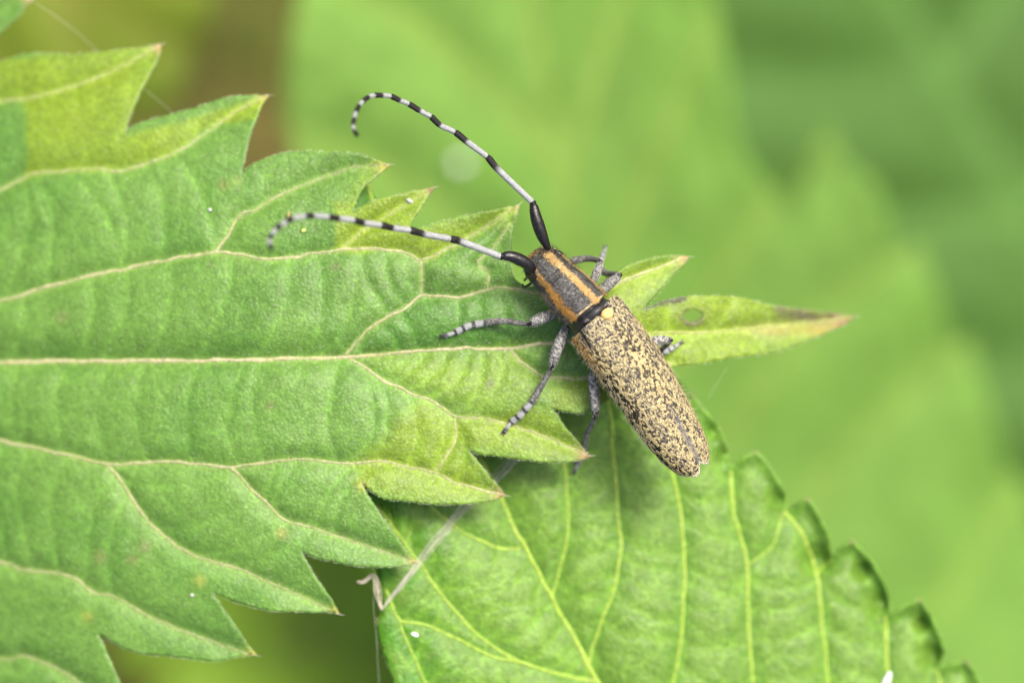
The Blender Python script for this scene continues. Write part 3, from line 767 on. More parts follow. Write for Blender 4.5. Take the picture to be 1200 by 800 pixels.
far3, lf3 = far_leaf("huge pale green blurred leaf with serrated edge spread far beneath the beetle", OUT3, MID3, VEI3, z3, (.114, .235, .032), (.134, .248, .045), 18., None, (1.3, .3), 70., (38, -82, -150), 41, (.20, .30, .05),
                     tert=ladder(VEI3[2], VEI3[3], 5, .1, .1, .9, 0, 61) + ladder(VEI3[3], VEI3[4], 5, .1, .1, .9, 0, 62) + ladder(VEI3[9], VEI3[10], 4, .1, .1, .9, 0, 63))
o4, m4, v4 = toothed((850, -330), (1420, 720), 800, 12, seed=4, bend=-30)
far_leaf("mid-green blurred leaf showing beyond the serrated edge of the huge pale one", o4, m4, v4, lambda x, y: -140 - .03 * (x - 1000) + 0 * y, (.050, .118, .018), (.044, .105, .013), 26., None, (3., .5), 60., (110, -60, -210), 42, (.09, .2, .035))
o5, m5, v5 = toothed((225, 75), (-420, -240), 300, 10, seed=5, bend=20)
far_leaf("yellowish olive blurred leaf behind the topmost teeth of the beetle's leaf", o5, m5, v5, lambda x, y: -105 + .02 * x + 0 * y, (.125, .165, .010), (.095, .150, .012), 22., None, (2., .5), 60., (-95, 50, -165), 43, (.16, .17, .03))
o6, m6, v6 = toothed((215, 640), (830, 1130), 520, 11, seed=6, bend=-30)
far_leaf("dull olive blurred leaf below the downward-pointing teeth of the beetle's leaf", o6, m6, v6, lambda x, y: -125 + 0 * x + 0 * y, (.145, .255, .016), (.155, .265, .02), 24., None, (2., .5), 60., (38, -82, -190), 44, (.10, .14, .03))
o7, m7, v7 = toothed((330, -110), (-150, -700), 420, 11, seed=7, bend=30)
far_leaf("dim bluish-green blurred leaf above the brown gap between leaves", o7, m7, v7, lambda x, y: -170 + 0 * x + 0 * y, (.05, .12, .03), (.045, .11, .03), 26., None, (2., .5), 60., (-95, 50, -230), 45, (.08, .16, .04))

# stems outside the frame that carry the leaves
def stalk(label, pts, r0=1.6, r1=2.6):
    q = catmull(pts, n=60)
    e = empty("nettle_stalk", tuple(q[-1]), label, "stalk", "nettle stalks")
    V, F = tube(q, np.linspace(r0, r1, 60) * (1 + .12 * (np.sin(np.linspace(0, 40, 60)) > .97)), 12, 1.0, (0, 1, 0.01))
    mesh("shaft", V, F, M_VEIN, e, np.tile([.12, .19, .06], (len(V), 1)))
    return e
stalk("upright green nettle stalk carrying the leaf the beetle stands on", [(-100, 2, 20), (-103, 5, -48), (-98, 20, -110), (-95, 50, -200), (-90, 60, -345)])
stalk("upright green nettle stalk carrying the glossy leaf and the huge pale leaf", [(26, -62, 10), (30, -64, -40), (38, -82, -150), (40, -84, -240), (42, -80, -345)])
stalk("upright green nettle stalk carrying the mid-green leaf", [(112, -62, -160), (110, -60, -210), (108, -58, -345)])

# low growth on the soil, seen only as soft colour between the leaves
n = 2600
c = np.c_[RNG.uniform(-260, 260, n), RNG.uniform(-200, 200, n), GZ + RNG.uniform(2, 60, n)]
a = RNG.uniform(0, 6.283, n); ln = RNG.uniform(7, 22, n); wd = ln * RNG.uniform(.18, .4, n); tl = RNG.normal(0, .35, n)
d = np.c_[np.cos(a), np.sin(a), tl]; sd = np.c_[-np.sin(a), np.cos(a), RNG.normal(0, .3, n)]
V = np.stack([c - d * ln[:, None] * .5, c - d * ln[:, None] * .1 + sd * wd[:, None] * .5, c + d * ln[:, None] * .5 - np.array([0, 0, 2.]), c - d * ln[:, None] * .1 - sd * wd[:, None] * .5, c + d * ln[:, None] * .1 + np.array([0, 0, 1.])], 1).reshape(-1, 3)
b = np.arange(n)[:, None] * 5
F = (b[:, None] + np.array([[0, 4, 1], [1, 4, 2], [2, 4, 3], [3, 4, 0]])[None]).reshape(-1, 3)
brown = RNG.random(n) < .45
cc = np.where(brown[:, None], np.array([.10, .078, .014]), np.array([.060, .105, .012])) * RNG.uniform(.6, 1.3, (n, 1))
ug = mesh("undergrowth", V, F, M_FAR, None, np.repeat(cc, 5, 0), smooth=False)
tag(ug, "low weeds and dead leaves over the brown soil", "undergrowth", kind="stuff")

# ------------------------------------------------------------------ the beetle
beetle = empty("longhorn_beetle", P(730, 430, 0.0).tolist(), "golden-speckled longhorn beetle with black and white banded antennae, standing on the leaf", "beetle")
O2 = np.array([630., 305.]); UX = np.array([.6207, .7840]); NX = np.array([.7840, -.6207])
def axis_pt(t, n=0.0):
    return O2 + UX * t + NX * n
ROLL = lambda t: np.radians(np.interp(t, [0, 80, 120, 310], [33, 33, 31, 23]))
A_T = np.array([UX[0], -UX[1], 0.0]); A_N = np.array([NX[0], -NX[1], 0.0]); A_Z = np.array([0, 0, 1.0])
def ring_pt(t, cn, cz, rn, zt, zb, phi, ex=2.2, rollmul=1.0):
    """point of the body surface: phi = 0 dorsal, + towards beetle's right; sizes in px, cz in mm"""
    phi = np.asarray(phi, float)
    cs, sn = np.cos(phi), np.sin(phi)
    x = np.sign(sn) * np.abs(sn) ** (2 / ex) * rn
    y = np.sign(cs) * np.abs(cs) ** (2 / ex) * np.where(cs > 0, zt, zb)
    r = ROLL(t) * rollmul
    lx = x * np.cos(r) + y * np.sin(r); ly = -x * np.sin(r) + y * np.cos(r)
    w = P(*(O2 + UX * 0 + 0), 0.0)
    c = P(O2[0] + UX[0] * t + NX[0] * cn, O2[1] + UX[1] * t + NX[1] * cn, cz)
    return c + (A_N * lx[..., None] + A_Z * ly[..., None]) * S

# --- body: head, prothorax, mesonotum and abdomen as one continuous surface
#        t,  cn, cz,  rn, zt, zb
BODY = np.array([[-9, -1, 1.35, 6, 5, 9], [-7, 0, 1.5, 13, 11, 16], [-2, 1, 1.75, 18.5, 17, 22], [4, 1.5, 2.0, 21, 21, 24], [12, 1.8, 2.15, 22.5, 23, 24], [20, 2.5, 2.25, 23, 24, 24], [27, 3.4, 2.3, 23.6, 24, 24],
                 [30.5, 3.8, 2.3, 23.4, 23.6, 24], [32, 4, 2.3, 22.6, 22.8, 23.5], [33.5, 4.2, 2.3, 24.2, 24.6, 24.5], [37, 4.3, 2.35, 25.4, 26, 25], [46, 4.6, 2.4, 27, 28, 26], [58, 5, 2.42, 28.2, 29, 27], [70, 6.2, 2.42, 28.4, 29, 27], [77, 7, 2.42, 28.6, 29, 27],
                 [80.5, 7.3, 2.42, 28.4, 28.4, 27], [82.5, 7.6, 2.38, 26, 23.5, 25], [86, 8, 2.38, 27, 24.5, 26], [92, 8.4, 2.38, 29.5, 26.8, 28], [99, 8.6, 2.36, 32, 27.5, 30], [112, 8.4, 2.33, 34, 28, 32], [150, 8.2, 2.25, 34.5, 27, 31], [200, 4.4, 2.1, 33, 24, 28], [250, -.5, 1.9, 28, 18, 24], [285, -2.4, 1.75, 19, 11, 17], [298, -3, 1.7, 10, 5, 9], [302, -3, 1.7, 2, 1.5, 2]], float)
NP = 112
tt = np.concatenate([np.linspace(-9, 32, 60, endpoint=False), np.linspace(32, 84, 90, endpoint=False), np.linspace(84, 104, 36, endpoint=False), np.linspace(104, 302, 60)])
BI = np.stack([np.interp(tt, BODY[:, 0], BODY[:, k]) for k in range(6)], -1)
for k in range(1, 6):      # soften the section table
    kk = np.array([.25, .5, .25]); s_ = np.convolve(np.r_[BI[0, k], BI[:, k], BI[-1, k]], kk, 'valid'); BI[1:-1, k] = s_[1:-1]
ph = np.linspace(-np.pi, np.pi, NP, endpoint=False)
PV = np.stack([ring_pt(b[0], b[1], b[2], b[3], b[4], b[5], ph, 2.15) for b in BI])       # (nt,NP,3)
TT = np.broadcast_to(tt[:, None], PV.shape[:2]); PH = np.degrees(np.broadcast_to(ph[None], PV.shape[:2]))
flat = PV.reshape(-1, 3)
nmid = (fbm(flat, .12, 81) - .5).reshape(TT.shape)
fine = vnoise(flat, .05, 82).reshape(TT.shape)
med = np.exp(-((PH - 0 + nmid * 9) / np.interp(TT, [0, 14, 30], [17, 13, 8.5])) ** 2)
lat = np.exp(-((PH + 71 + nmid * 12) / 11.) ** 2) + np.exp(-((PH - 53 + nmid * 6) / 6.) ** 2)
inpro = (TT < 81)
headz = (TT < 32)
gold = np.clip(med * np.where(headz, sstep(-6, 6, TT), 1) + lat * np.where(headz, sstep(-4, 12, TT), 1) + headz * sstep(2, -8, TT) * .4, 0, 1) * inpro
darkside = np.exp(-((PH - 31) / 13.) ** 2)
cD = np.array([.030, .028, .026]); cG = np.array([.135, .135, .130]); cGold = np.array([.58, .30, .045]); cPale = np.array([.70, .51, .23]); cBlk = np.array([.010, .009, .009])
grey = (sstep(.40, .75, fine) * .9)[..., None]
CB = cD * (1 - grey) + cG * grey
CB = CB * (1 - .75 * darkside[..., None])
gm = sstep(.22, .68, gold * (.15 + 1.5 * fine))[..., None]
pale = (sstep(26, 4, np.abs(PH)) * .75 + .3 * headz)[..., None]
gc = cGold * (1 - np.clip(pale, 0, 1)) + cPale * np.clip(pale, 0, 1)
CB = CB * (1 - gm) + gc * gm * .55
pro_rim = (np.exp(-((TT - 79.5) / 1.2) ** 2) * (np.abs(PH) < 75) * .7)[..., None]
CB = CB * (1 - pro_rim) + cPale * pro_rim
rimf = (np.exp(-((TT - 32) / 1.2) ** 2) * .8)[..., None]
CB = CB * (1 - rimf) + cD * rimf
mes = ((TT >= 81.5) & (TT < 104))[..., None]
CB = np.where(mes, cBlk + np.array([.045, .047, .05]) * np.clip(np.exp(-((TT - 89) / 4.) ** 2) * (np.exp(-((PH + 14) / 15.) ** 2) + .5 * np.exp(-((PH - 22) / 9.) ** 2)), 0, 1)[..., None], CB)  # bosses greyed: gloss on the black cuticle put into the colour
ab = (TT >= 104)[..., None]
CB = np.where(ab, np.array([.05, .05, .045]), CB)
# relief: shallow punctures on head and pronotum, two smooth bosses on the mesonotum
nrm = PV - np.stack([ring_pt(b[0], b[1], b[2], 0.01, 0.01, 0.01, ph) for b in BI]); nrm /= np.linalg.norm(nrm, axis=2)[..., None] + 1e-9
disp = np.where(inpro, -.035 * sstep(.55, .2, fine), 0)
disp += .38 * np.exp(-((TT - 89) / 4.2) ** 2) * (np.exp(-((PH + 14) / 17.) ** 2) + .85 * np.exp(-((PH - 22) / 11.) ** 2) + .45 * np.exp(-((PH + 52) / 10.) ** 2))
PV = PV + nrm * disp[..., None]
nt_ = len(tt)
i = np.arange(nt_ - 1)[:, None] * NP; j = np.arange(NP)[None]; k2 = (j + 1) % NP
F = np.stack([i + j, i + NP + j, i + NP + k2, i + k2], -1).reshape(-1, 4).tolist()
F.append(list(range(NP))); F.append(list(range((nt_ - 1) * NP, nt_ * NP))[::-1])
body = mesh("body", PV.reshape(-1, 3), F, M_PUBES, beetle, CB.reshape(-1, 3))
# glossy mesonotum faces use the cuticle material
body.data.materials.append(M_CUTICLE)
mi = np.zeros(len(F), np.int32); tf = np.repeat(tt[:-1], NP); mi[:len(tf)] = ((tf >= 81.5) & (tf < 104)).astype(np.int32)
body.data.polygons.foreach_set("material_index", mi)

# --- wing cases
def ely_prof(t):
    T_ = [84, 88, 94, 102, 115, 140, 170, 200, 225, 252, 275, 290, 300, 306, 310]
    cn = np.interp(t, T_, [8.5, 8.8, 8.8, 8.6, 8.4, 8.3, 7, 4.6, 1.6, -.6, -1.9, -2.5, -3, -3.4, -3.7])
    rn = np.interp(t, T_, [33, 35.5, 37.5, 39, 40, 39.6, 39.3, 38.2, 36.8, 34.4, 31.2, 27, 22.5, 18.5, 14])
    zt = np.interp(t, T_, [29, 30, 30.6, 31, 31.3, 31.3, 31, 30, 28, 24.5, 20, 16.5, 13.5, 11, 8])
    cz = np.interp(t, T_, [2.36, 2.36, 2.36, 2.36, 2.35, 2.3, 2.25, 2.17, 2.1, 1.98, 1.88, 1.8, 1.75, 1.72, 1.7])
    return cn, rn, zt, cz
NT_, NF = 330, 96
def elytron(sg):
    u = np.linspace(0, 1, NT_)[:, None]; f = np.linspace(0, 1, NF)[None]
    # outline: straight suture, rounded shoulder, each tip rounded on its own
    t0 = (94.5 if sg < 0 else 87) + 9 * (1 - np.sqrt(np.clip(1 - (np.clip(f - .0, 0, 1)) ** 2, 0, 1))) * .55 + (5 if sg < 0 else 12) * np.clip(1 - f / .16, 0, 1) ** 1.3
    t1 = (313 if sg < 0 else 309.5) - 15 * (1 - np.sqrt(np.clip(1 - np.clip((f - .35) / .65, 0, 1) ** 2, 0, 1))) - (11 if sg < 0 else 8) * (1 - np.sqrt(np.clip(1 - np.clip((.35 - f) / .35, 0, 1) ** 2.2, 0, 1)))
    t = t0 + (t1 - t0) * u
    lim = 104.0
    phi = np.radians(sg * (0.05 + (lim - .05) * f + 0 * u))
    cn, rn, zt, cz = ely_prof(t)
    zb = 30 + 0 * t
    sh = np.shape(t)
    cs, sn = np.cos(phi), np.sin(phi)
    ex = 2.45
    x = np.sign(sn) * np.abs(sn) ** (2 / ex) * rn; y = np.sign(cs) * np.abs(cs) ** (2 / ex) * np.where(cs > 0, zt, 22)
    r = ROLL(t)
    lx = x * np.cos(r) + y * np.sin(r); ly = -x * np.sin(r) + y * np.cos(r)
    c = P(O2[0] + UX[0] * t + NX[0] * cn, O2[1] + UX[1] * t + NX[1] * cn, cz)
    V = c + (A_N * lx[..., None] + A_Z * ly[..., None]) * S
    # normal
    du = np.gradient(V, axis=0); dv = np.gradient(V, axis=1)
    N = np.cross(du, dv) * sg; N /= np.linalg.norm(N, axis=2)[..., None] + 1e-12
    if N[NT_ // 2, NF // 4, 2] < 0: N = -N
    fl = V.reshape(-1, 3)
    # stretched coordinate for streaky pubescence
    loc = np.stack([((fl - V.reshape(-1, 3)[0]) @ A_T) * .75, fl @ A_N, fl[:, 2]], -1)
    blot = (.62 * vnoise(loc, .135, 91) + .38 * vnoise(loc, .07, 92)).reshape(sh)
    fine = vnoise(loc, .05, 93).reshape(sh); fine2 = vnoise(loc, .07, 94).reshape(sh)
    big = vnoise(loc, 1.3, 95).reshape(sh)
    deg = np.degrees(phi) * np.ones(sh)
    disc = np.exp(-((np.abs(deg) - 32) / 26.) ** 2)                      # upper face with the finest speckle
    front = sstep(150, 95, t)
    cCream = np.array([.385, .315, .145]); cStraw = np.array([.31, .270, .155]); cDk = np.array([.006, .005, .005]); cGr = np.array([.040, .034, .038])
    wd_ = np.clip(disc * .85 + front * .6, 0, 1)
    m1 = sstep(.47, .55, blot + .05 * (fine2 - .5) + .07 * sstep(200, 300, t))
    m2 = sstep(.46, .58, .55 * fine + .45 * fine2 + .10 * (big - .5) + .05 * sstep(180, 290, t))
    m = m1 * (1 - wd_ * .72) + m2 * wd_ * .72
    m = np.where((wd_ > .4) & (blot < .30), m * .35, m)
    m = m * (.72 + .28 * sstep(.2, .5, fine))
    C = cCream * (1 - wd_[..., None] * .6) + cStraw * wd_[..., None] * .6
    Dk = cDk * (1 - wd_[..., None] * .8) + cGr * wd_[..., None] * .8
    C = C * m[..., None] + Dk * (1 - m[..., None])
    sut = (np.exp(-(np.abs(deg) / 5.) ** 2) * sstep(200, 270, t) * .8)[..., None]
    C = C * (1 - sut) + np.array([.10, .095, .10]) * sut
    # orange flank line behind the shoulder, dark groove inside it
    of = (np.exp(-((np.abs(deg) - 90) / 13.) ** 2) * sstep(165, 120, t) * sstep(.32, .55, fine + .05))[..., None]
    C = C * (1 - of) + np.array([.42, .21, .035]) * of
    gr = (np.exp(-((np.abs(deg) - 66 + (t - 105) * .1) / 6.5) ** 2) * sstep(84, 92, t) * sstep(128, 112, t))[..., None]
    C = C * (1 - gr) + np.array([.015, .015, .016]) * gr
    tipm = (sstep(3.5, .3, t1 - t + 0 * u) * .7)[..., None]
    C = C * (1 - tipm) + np.array([.50, .46, .36]) * tipm
    dsp = .045 * (m - .5) - .10 * gr[..., 0] - .05 * np.exp(-((np.abs(deg) - 90) / 6.) ** 2) * sstep(84, 110, t)
    dsp = dsp + .10 * np.exp(-((np.abs(deg) - 50) / 14.) ** 2) * np.exp(-((t - 100) / 11.) ** 2)
    V = V + N * dsp[..., None]
    i = np.arange(NT_ - 1)[:, None] * NF; j = np.arange(NF - 1)[None]
    F = np.stack([i + j, i + NF + j, i + NF + j + 1, i + j + 1], -1).reshape(-1, 4)
    if sg > 0: F = F[:, ::-1]
    # orientation check
    p = V.reshape(-1, 3)[F[len(F) // 3]]
    if np.cross(p[1] - p[0], p[2] - p[0]) @ N.reshape(-1, 3)[F[len(F) // 3][0]] < 0: F = F[:, ::-1]
    o = mesh("elytron", V.reshape(-1, 3), F, M_PUBES, beetle, C.reshape(-1, 3))
    so = o.modifiers.new("thickness", 'SOLIDIFY'); so.thickness = .09 * MM; so.offset = -1
    return V.reshape(-1, 3), N.reshape(-1, 3), C.reshape(-1, 3), m.ravel(), t.ravel(), deg.ravel()
EL = [elytron(-1), elytron(1)]

# --- scutellum: raised peach disc
n_ = 28; a = np.linspace(0, 2 * np.pi, n_, endpoint=False)
sc0 = ring_pt(98.5, 6.5, 2.36, 32, 32.6, 30, np.array([0.0]))[0]
up_ = np.array([math.sin(ROLL(99)) * A_N[0], math.sin(ROLL(99)) * A_N[1], math.cos(ROLL(99))]); lx_ = np.cross(up_, A_T); lx_ /= np.linalg.norm(lx_)
Vs = [];
for rr, hh in ((1.0, -.05), (.97, .10), (.80, .20), (.45, .26), (.05, .28)):
    shp = np.where(np.cos(a) < 0, .75, 1.05)
    Vs.append(sc0 + rr * .37 * (np.cos(a) * shp)[:, None] * A_T + rr * .40 * np.sin(a)[:, None] * lx_ + hh * up_)
Vs = np.vstack(Vs); Fs = []
for r_ in range(4):
    for q in range(n_):
        Fs.append([r_ * n_ + q, r_ * n_ + (q + 1) % n_, (r_ + 1) * n_ + (q + 1) % n_, (r_ + 1) * n_ + q])
Fs.append([4 * n_ + q for q in range(n_)])
mesh("scutellum", Vs, Fs, M_PUBES, beetle, np.tile([.58, .375, .125], (len(Vs), 1)) * (.85 + .3 * vnoise(Vs, .06, 3))[:, None])

# --- eyes: black kidney bulges round the antenna bases
for sg, tq, pq in ((-1, 9, -84), (1, 7, 58)):
    pts = []
    for t_, p_ in ((tq - 5, pq + sg * 26), (tq + 1, pq + sg * 12), (tq + 5, pq), (tq + 2, pq - sg * 14), (tq - 4, pq - sg * 18)):
        b = [np.interp(t_, BODY[:, 0], BODY[:, k]) for k in range(6)]
        pts.append(ring_pt(t_, b[1], b[2], b[3], b[4], b[5], np.array([math.radians(p_)]), 2.15)[0])
    q = catmull(pts, n=22); V, F = tube(q, .18 * np.sin(np.linspace(.25, np.pi - .25, 22)) ** .6 + .02, 12)
    mesh("eye", V, F, M_CUTICLE, beetle, np.tile([.008, .007, .007], (len(V), 1)))

# --- hair coat
def coat(name, pos, nr, back, length, rad, col, tilt, spread=.35):
    n = len(pos)
    d = back + RNG.normal(0, spread, (n, 3)); d -= (d * nr).sum(1)[:, None] * nr; d /= np.linalg.norm(d, axis=1)[:, None]
    tl = np.broadcast_to(tilt, n)[:, None] * RNG.uniform(.5, 1.5, (n, 1))
    d = d * np.cos(tl) + nr * np.sin(tl); d /= np.linalg.norm(d, axis=1)[:, None]
    return hairs(pos - nr * .01, nr, d, length * RNG.uniform(.6, 1.3, n), rad, col)
parts = []
for (V, N, C, m, t, deg) in EL:
    k = RNG.choice(len(V), 7000, p=(m ** 2 + .01) / (m ** 2 + .01).sum())
    cc = C[k] * RNG.uniform(.75, 1.3, (len(k), 1))
    parts.append(coat("", V[k] + RNG.normal(0, .008, (len(k), 3)), N[k], np.tile(A_T, (len(k), 1)), .10, .0085, cc, .25))
    sel = np.where((np.abs(deg) > 70) & (t < 250))[0]; k = RNG.choice(sel, 420)
    parts.append(coat("", V[k], N[k], np.tile(A_T * .3, (len(k), 1)), .42, .006, np.tile([.50, .44, .30], (len(k), 1)), .9))
fb = PV.reshape(-1, 3); nb = nrm.reshape(-1, 3); tb = TT.ravel(); pb = PH.ravel(); gb = gm.ravel(); cb = CB.reshape(-1, 3)
sel = np.where(tb < 80)[0]; w = (gb[sel] * 2.6 + .22) * np.where(np.abs(pb[sel]) < 120, 1, .1)
k = RNG.choice(sel, 11000, p=w / w.sum())
cc = np.where(gb[k][:, None] > .4, (gc.reshape(-1, 3)[k] * .9 + np.array([.10, .075, .03])) * RNG.uniform(.5, 1.3, (len(k), 1)), np.array([.19, .185, .16]) * RNG.uniform(.1, 1.1, (len(k), 1)))
parts.append(coat("", fb[k], nb[k], np.tile(A_T, (len(k), 1)) * np.where(tb[k] < 20, -.3, .8)[:, None], .21, .0125, cc, .45, .4))
sel = np.where((tb < 40) & (np.abs(pb) < 110))[0]; k = RNG.choice(sel, 520)
parts.append(coat("", fb[k], nb[k], np.tile(-A_T * .5, (len(k), 1)), .55, .0075, np.tile([.05, .045, .03], (len(k), 1)), 1.0, .5))
sel = np.where((tb > 30) & (tb < 80) & (np.abs(pb) > 50) & (np.abs(pb) < 110))[0]; k = RNG.choice(sel, 260)
parts.append(coat("", fb[k], nb[k], np.tile(A_T * .2, (len(k), 1)), .42, .0055, np.tile([.42, .33, .18], (len(k), 1)), 1.0, .5))
V, F, C = join(parts)
mesh("hair", V, F, M_HAIR, beetle, C)["kind"] = "stuff"

# --- antennae: scape, pedicel and ten banded segments each
WHT = np.array([.225, .235, .228]); BLK = np.array([.006, .005, .005])
def limb_hairs(parent, q, r, n, length, rad, col, tilt=.35):
    k = RNG.integers(1, len(q) - 1, n); T = np.gradient(q, axis=0); T /= np.linalg.norm(T, axis=1)[:, None]
    rnd = RNG.normal(0, 1, (n, 3)); nr = rnd - (rnd * T[k]).sum(1)[:, None] * T[k]; nr /= np.linalg.norm(nr, axis=1)[:, None]
    pos = q[k] + nr * r[k][:, None] * .95
    d = T[k] * math.cos(tilt) + nr * math.sin(tilt)
    V, F, C = hairs(pos, nr, d, length * RNG.uniform(.6, 1.3, n), rad, np.asarray(col) * RNG.uniform(.8, 1.1, (n, 1)))
    mesh("hair", V, F, M_HAIR, parent, C)["kind"] = "stuff"
def antenna(scape, joints, zz, w_first, w_last):
    """scape: [(x,y,z)..]; joints: alternating band limits in px; zz: heights along the joints"""
    q = P(*np.array(catmull(scape, n=40)).T); t = np.linspace(0, 1, 40)
    r = S * (3.0 + 3.6 * np.sin(np.pi * np.clip(t * 1.02, 0, 1)) ** .75 + 1.0 * t) * np.where(t > .96, .8, 1)
    V, F = tube(q, r, 14)
    V = V + (vnoise(V, .07, 5)[:, None] - .5) * .02
    root = mesh("antenna", V, F, M_CUTICLE, beetle, np.tile(BLK, (len(V), 1)))
    limb_hairs(root, q, r, 160, .16, .006, (.06, .055, .05), .5)
    J = np.array(joints, float); n = (len(J) - 1) // 2
    path = P(J[:, 0], J[:, 1], np.interp(np.linspace(0, 1, len(J)), np.linspace(0, 1, len(zz)), zz))
    dense = catmull(path, n=900)
    L = np.r_[0, np.cumsum(np.linalg.norm(np.diff(dense, axis=0), axis=1))]
    at = [L[np.argmin(((dense - p) ** 2).sum(1))] for p in path]; at[-1] = L[-1]
    # socket ball and pedicel
    pv = np.vstack([q[-1], dense[0]]); V, F = tube(np.linspace(q[-2], dense[6], 8), S * np.array([3.2, 4.4, 4.6, 4.4, 4.0, 3.8, 3.6, 3.2]), 12)
    mesh("pedicel", V, F, M_CUTICLE, root, np.tile(BLK, (len(V), 1)))
    for k in range(n):
        a_, m_, b_ = at[2 * k], at[2 * k + 1], at[2 * k + 2]
        ss = np.linspace(a_, b_, 22); q = np.stack([np.interp(ss, L, dense[:, c]) for c in range(3)], -1)
        u = (ss - a_) / (b_ - a_); w = np.interp((k + u) / n, [0, 1], [w_first, w_last])
        r = .5 * S * w * (0.88 + .22 * u ** 2) * np.where(u > .97, .75, 1) * np.where(u < .03, .8, 1)
        V, F = tube(q, r, 12)
        f = sstep((m_ - a_) / (b_ - a_) - .06, (m_ - a_) / (b_ - a_) + .06, np.repeat(u, 12) + (vnoise(V, .08, k) - .5) * .08)[:, None]
        s = mesh("antenna_segment", V, F, M_PUBES, root, WHT * (.8 + .3 * vnoise(V, .06, 9))[:, None] * (1 - f) + BLK * 1.6 * f)
    k = RNG.integers(8, 880, 700)
    T = np.gradient(dense, axis=0); T /= np.linalg.norm(T, axis=1)[:, None]
    rr = .5 * S * np.interp(np.linspace(0, 1, 900), [0, 1], [w_first, w_last])
    bl = np.zeros(900, bool); li = L
    for c in range(n): bl |= (li > at[2 * c + 1]) & (li <= at[2 * c + 2])
    rnd = RNG.normal(0, 1, (700, 3)); nr = rnd - (rnd * T[k]).sum(1)[:, None] * T[k]; nr /= np.linalg.norm(nr, axis=1)[:, None]
    V, F, C = hairs(dense[k] + nr * rr[k][:, None] * .9, nr, T[k] * .9 + nr * .42, .13 * RNG.uniform(.6, 1.3, 700), .009, np.where(bl[k][:, None], BLK * 3, WHT * 1.1))
    mesh("hair", V, F, M_HAIR, root, C)["kind"] = "stuff"
    return root
antenna([(628, 319, 2.9), (619, 310, 3.3), (606, 303, 3.6), (596, 300, 3.8), (588, 301, 3.9)],
        [(588, 301), (540, 283), (528, 280), (496, 274), (481, 270), (460, 267), (447, 264), (426, 261), (415, 258), (397, 256), (385, 254), (367, 253), (358, 253), (343, 256), (335, 260), (329, 264), (323, 269), (319, 275), (315.5, 280), (316, 286), (319, 293)][:21],
        [3.9, 5.0, 6.4, 7.9, 9.3, 10.5, 11.3, 11.7, 11.8], 8.6, 5.4)
antenna([(643, 292, 2.9), (637, 280, 3.2), (631, 264, 3.4), (627, 250, 3.5), (625, 238, 3.5)],
        [(625, 238), (583, 198), (571, 184), (547, 166), (533, 155), (516, 147), (505, 137), (492, 130), (479, 122), (469, 118), (458, 113), (448, 112), (439, 112), (432, 114), (425, 119), (421, 124), (417, 132), (415, 139), (414, 147), (415, 153), (419, 159)],
        [3.5, 3.7, 4.0, 4.5, 5.2, 6.1, 7.3, 8.4, 9.2], 8.0, 4.6)

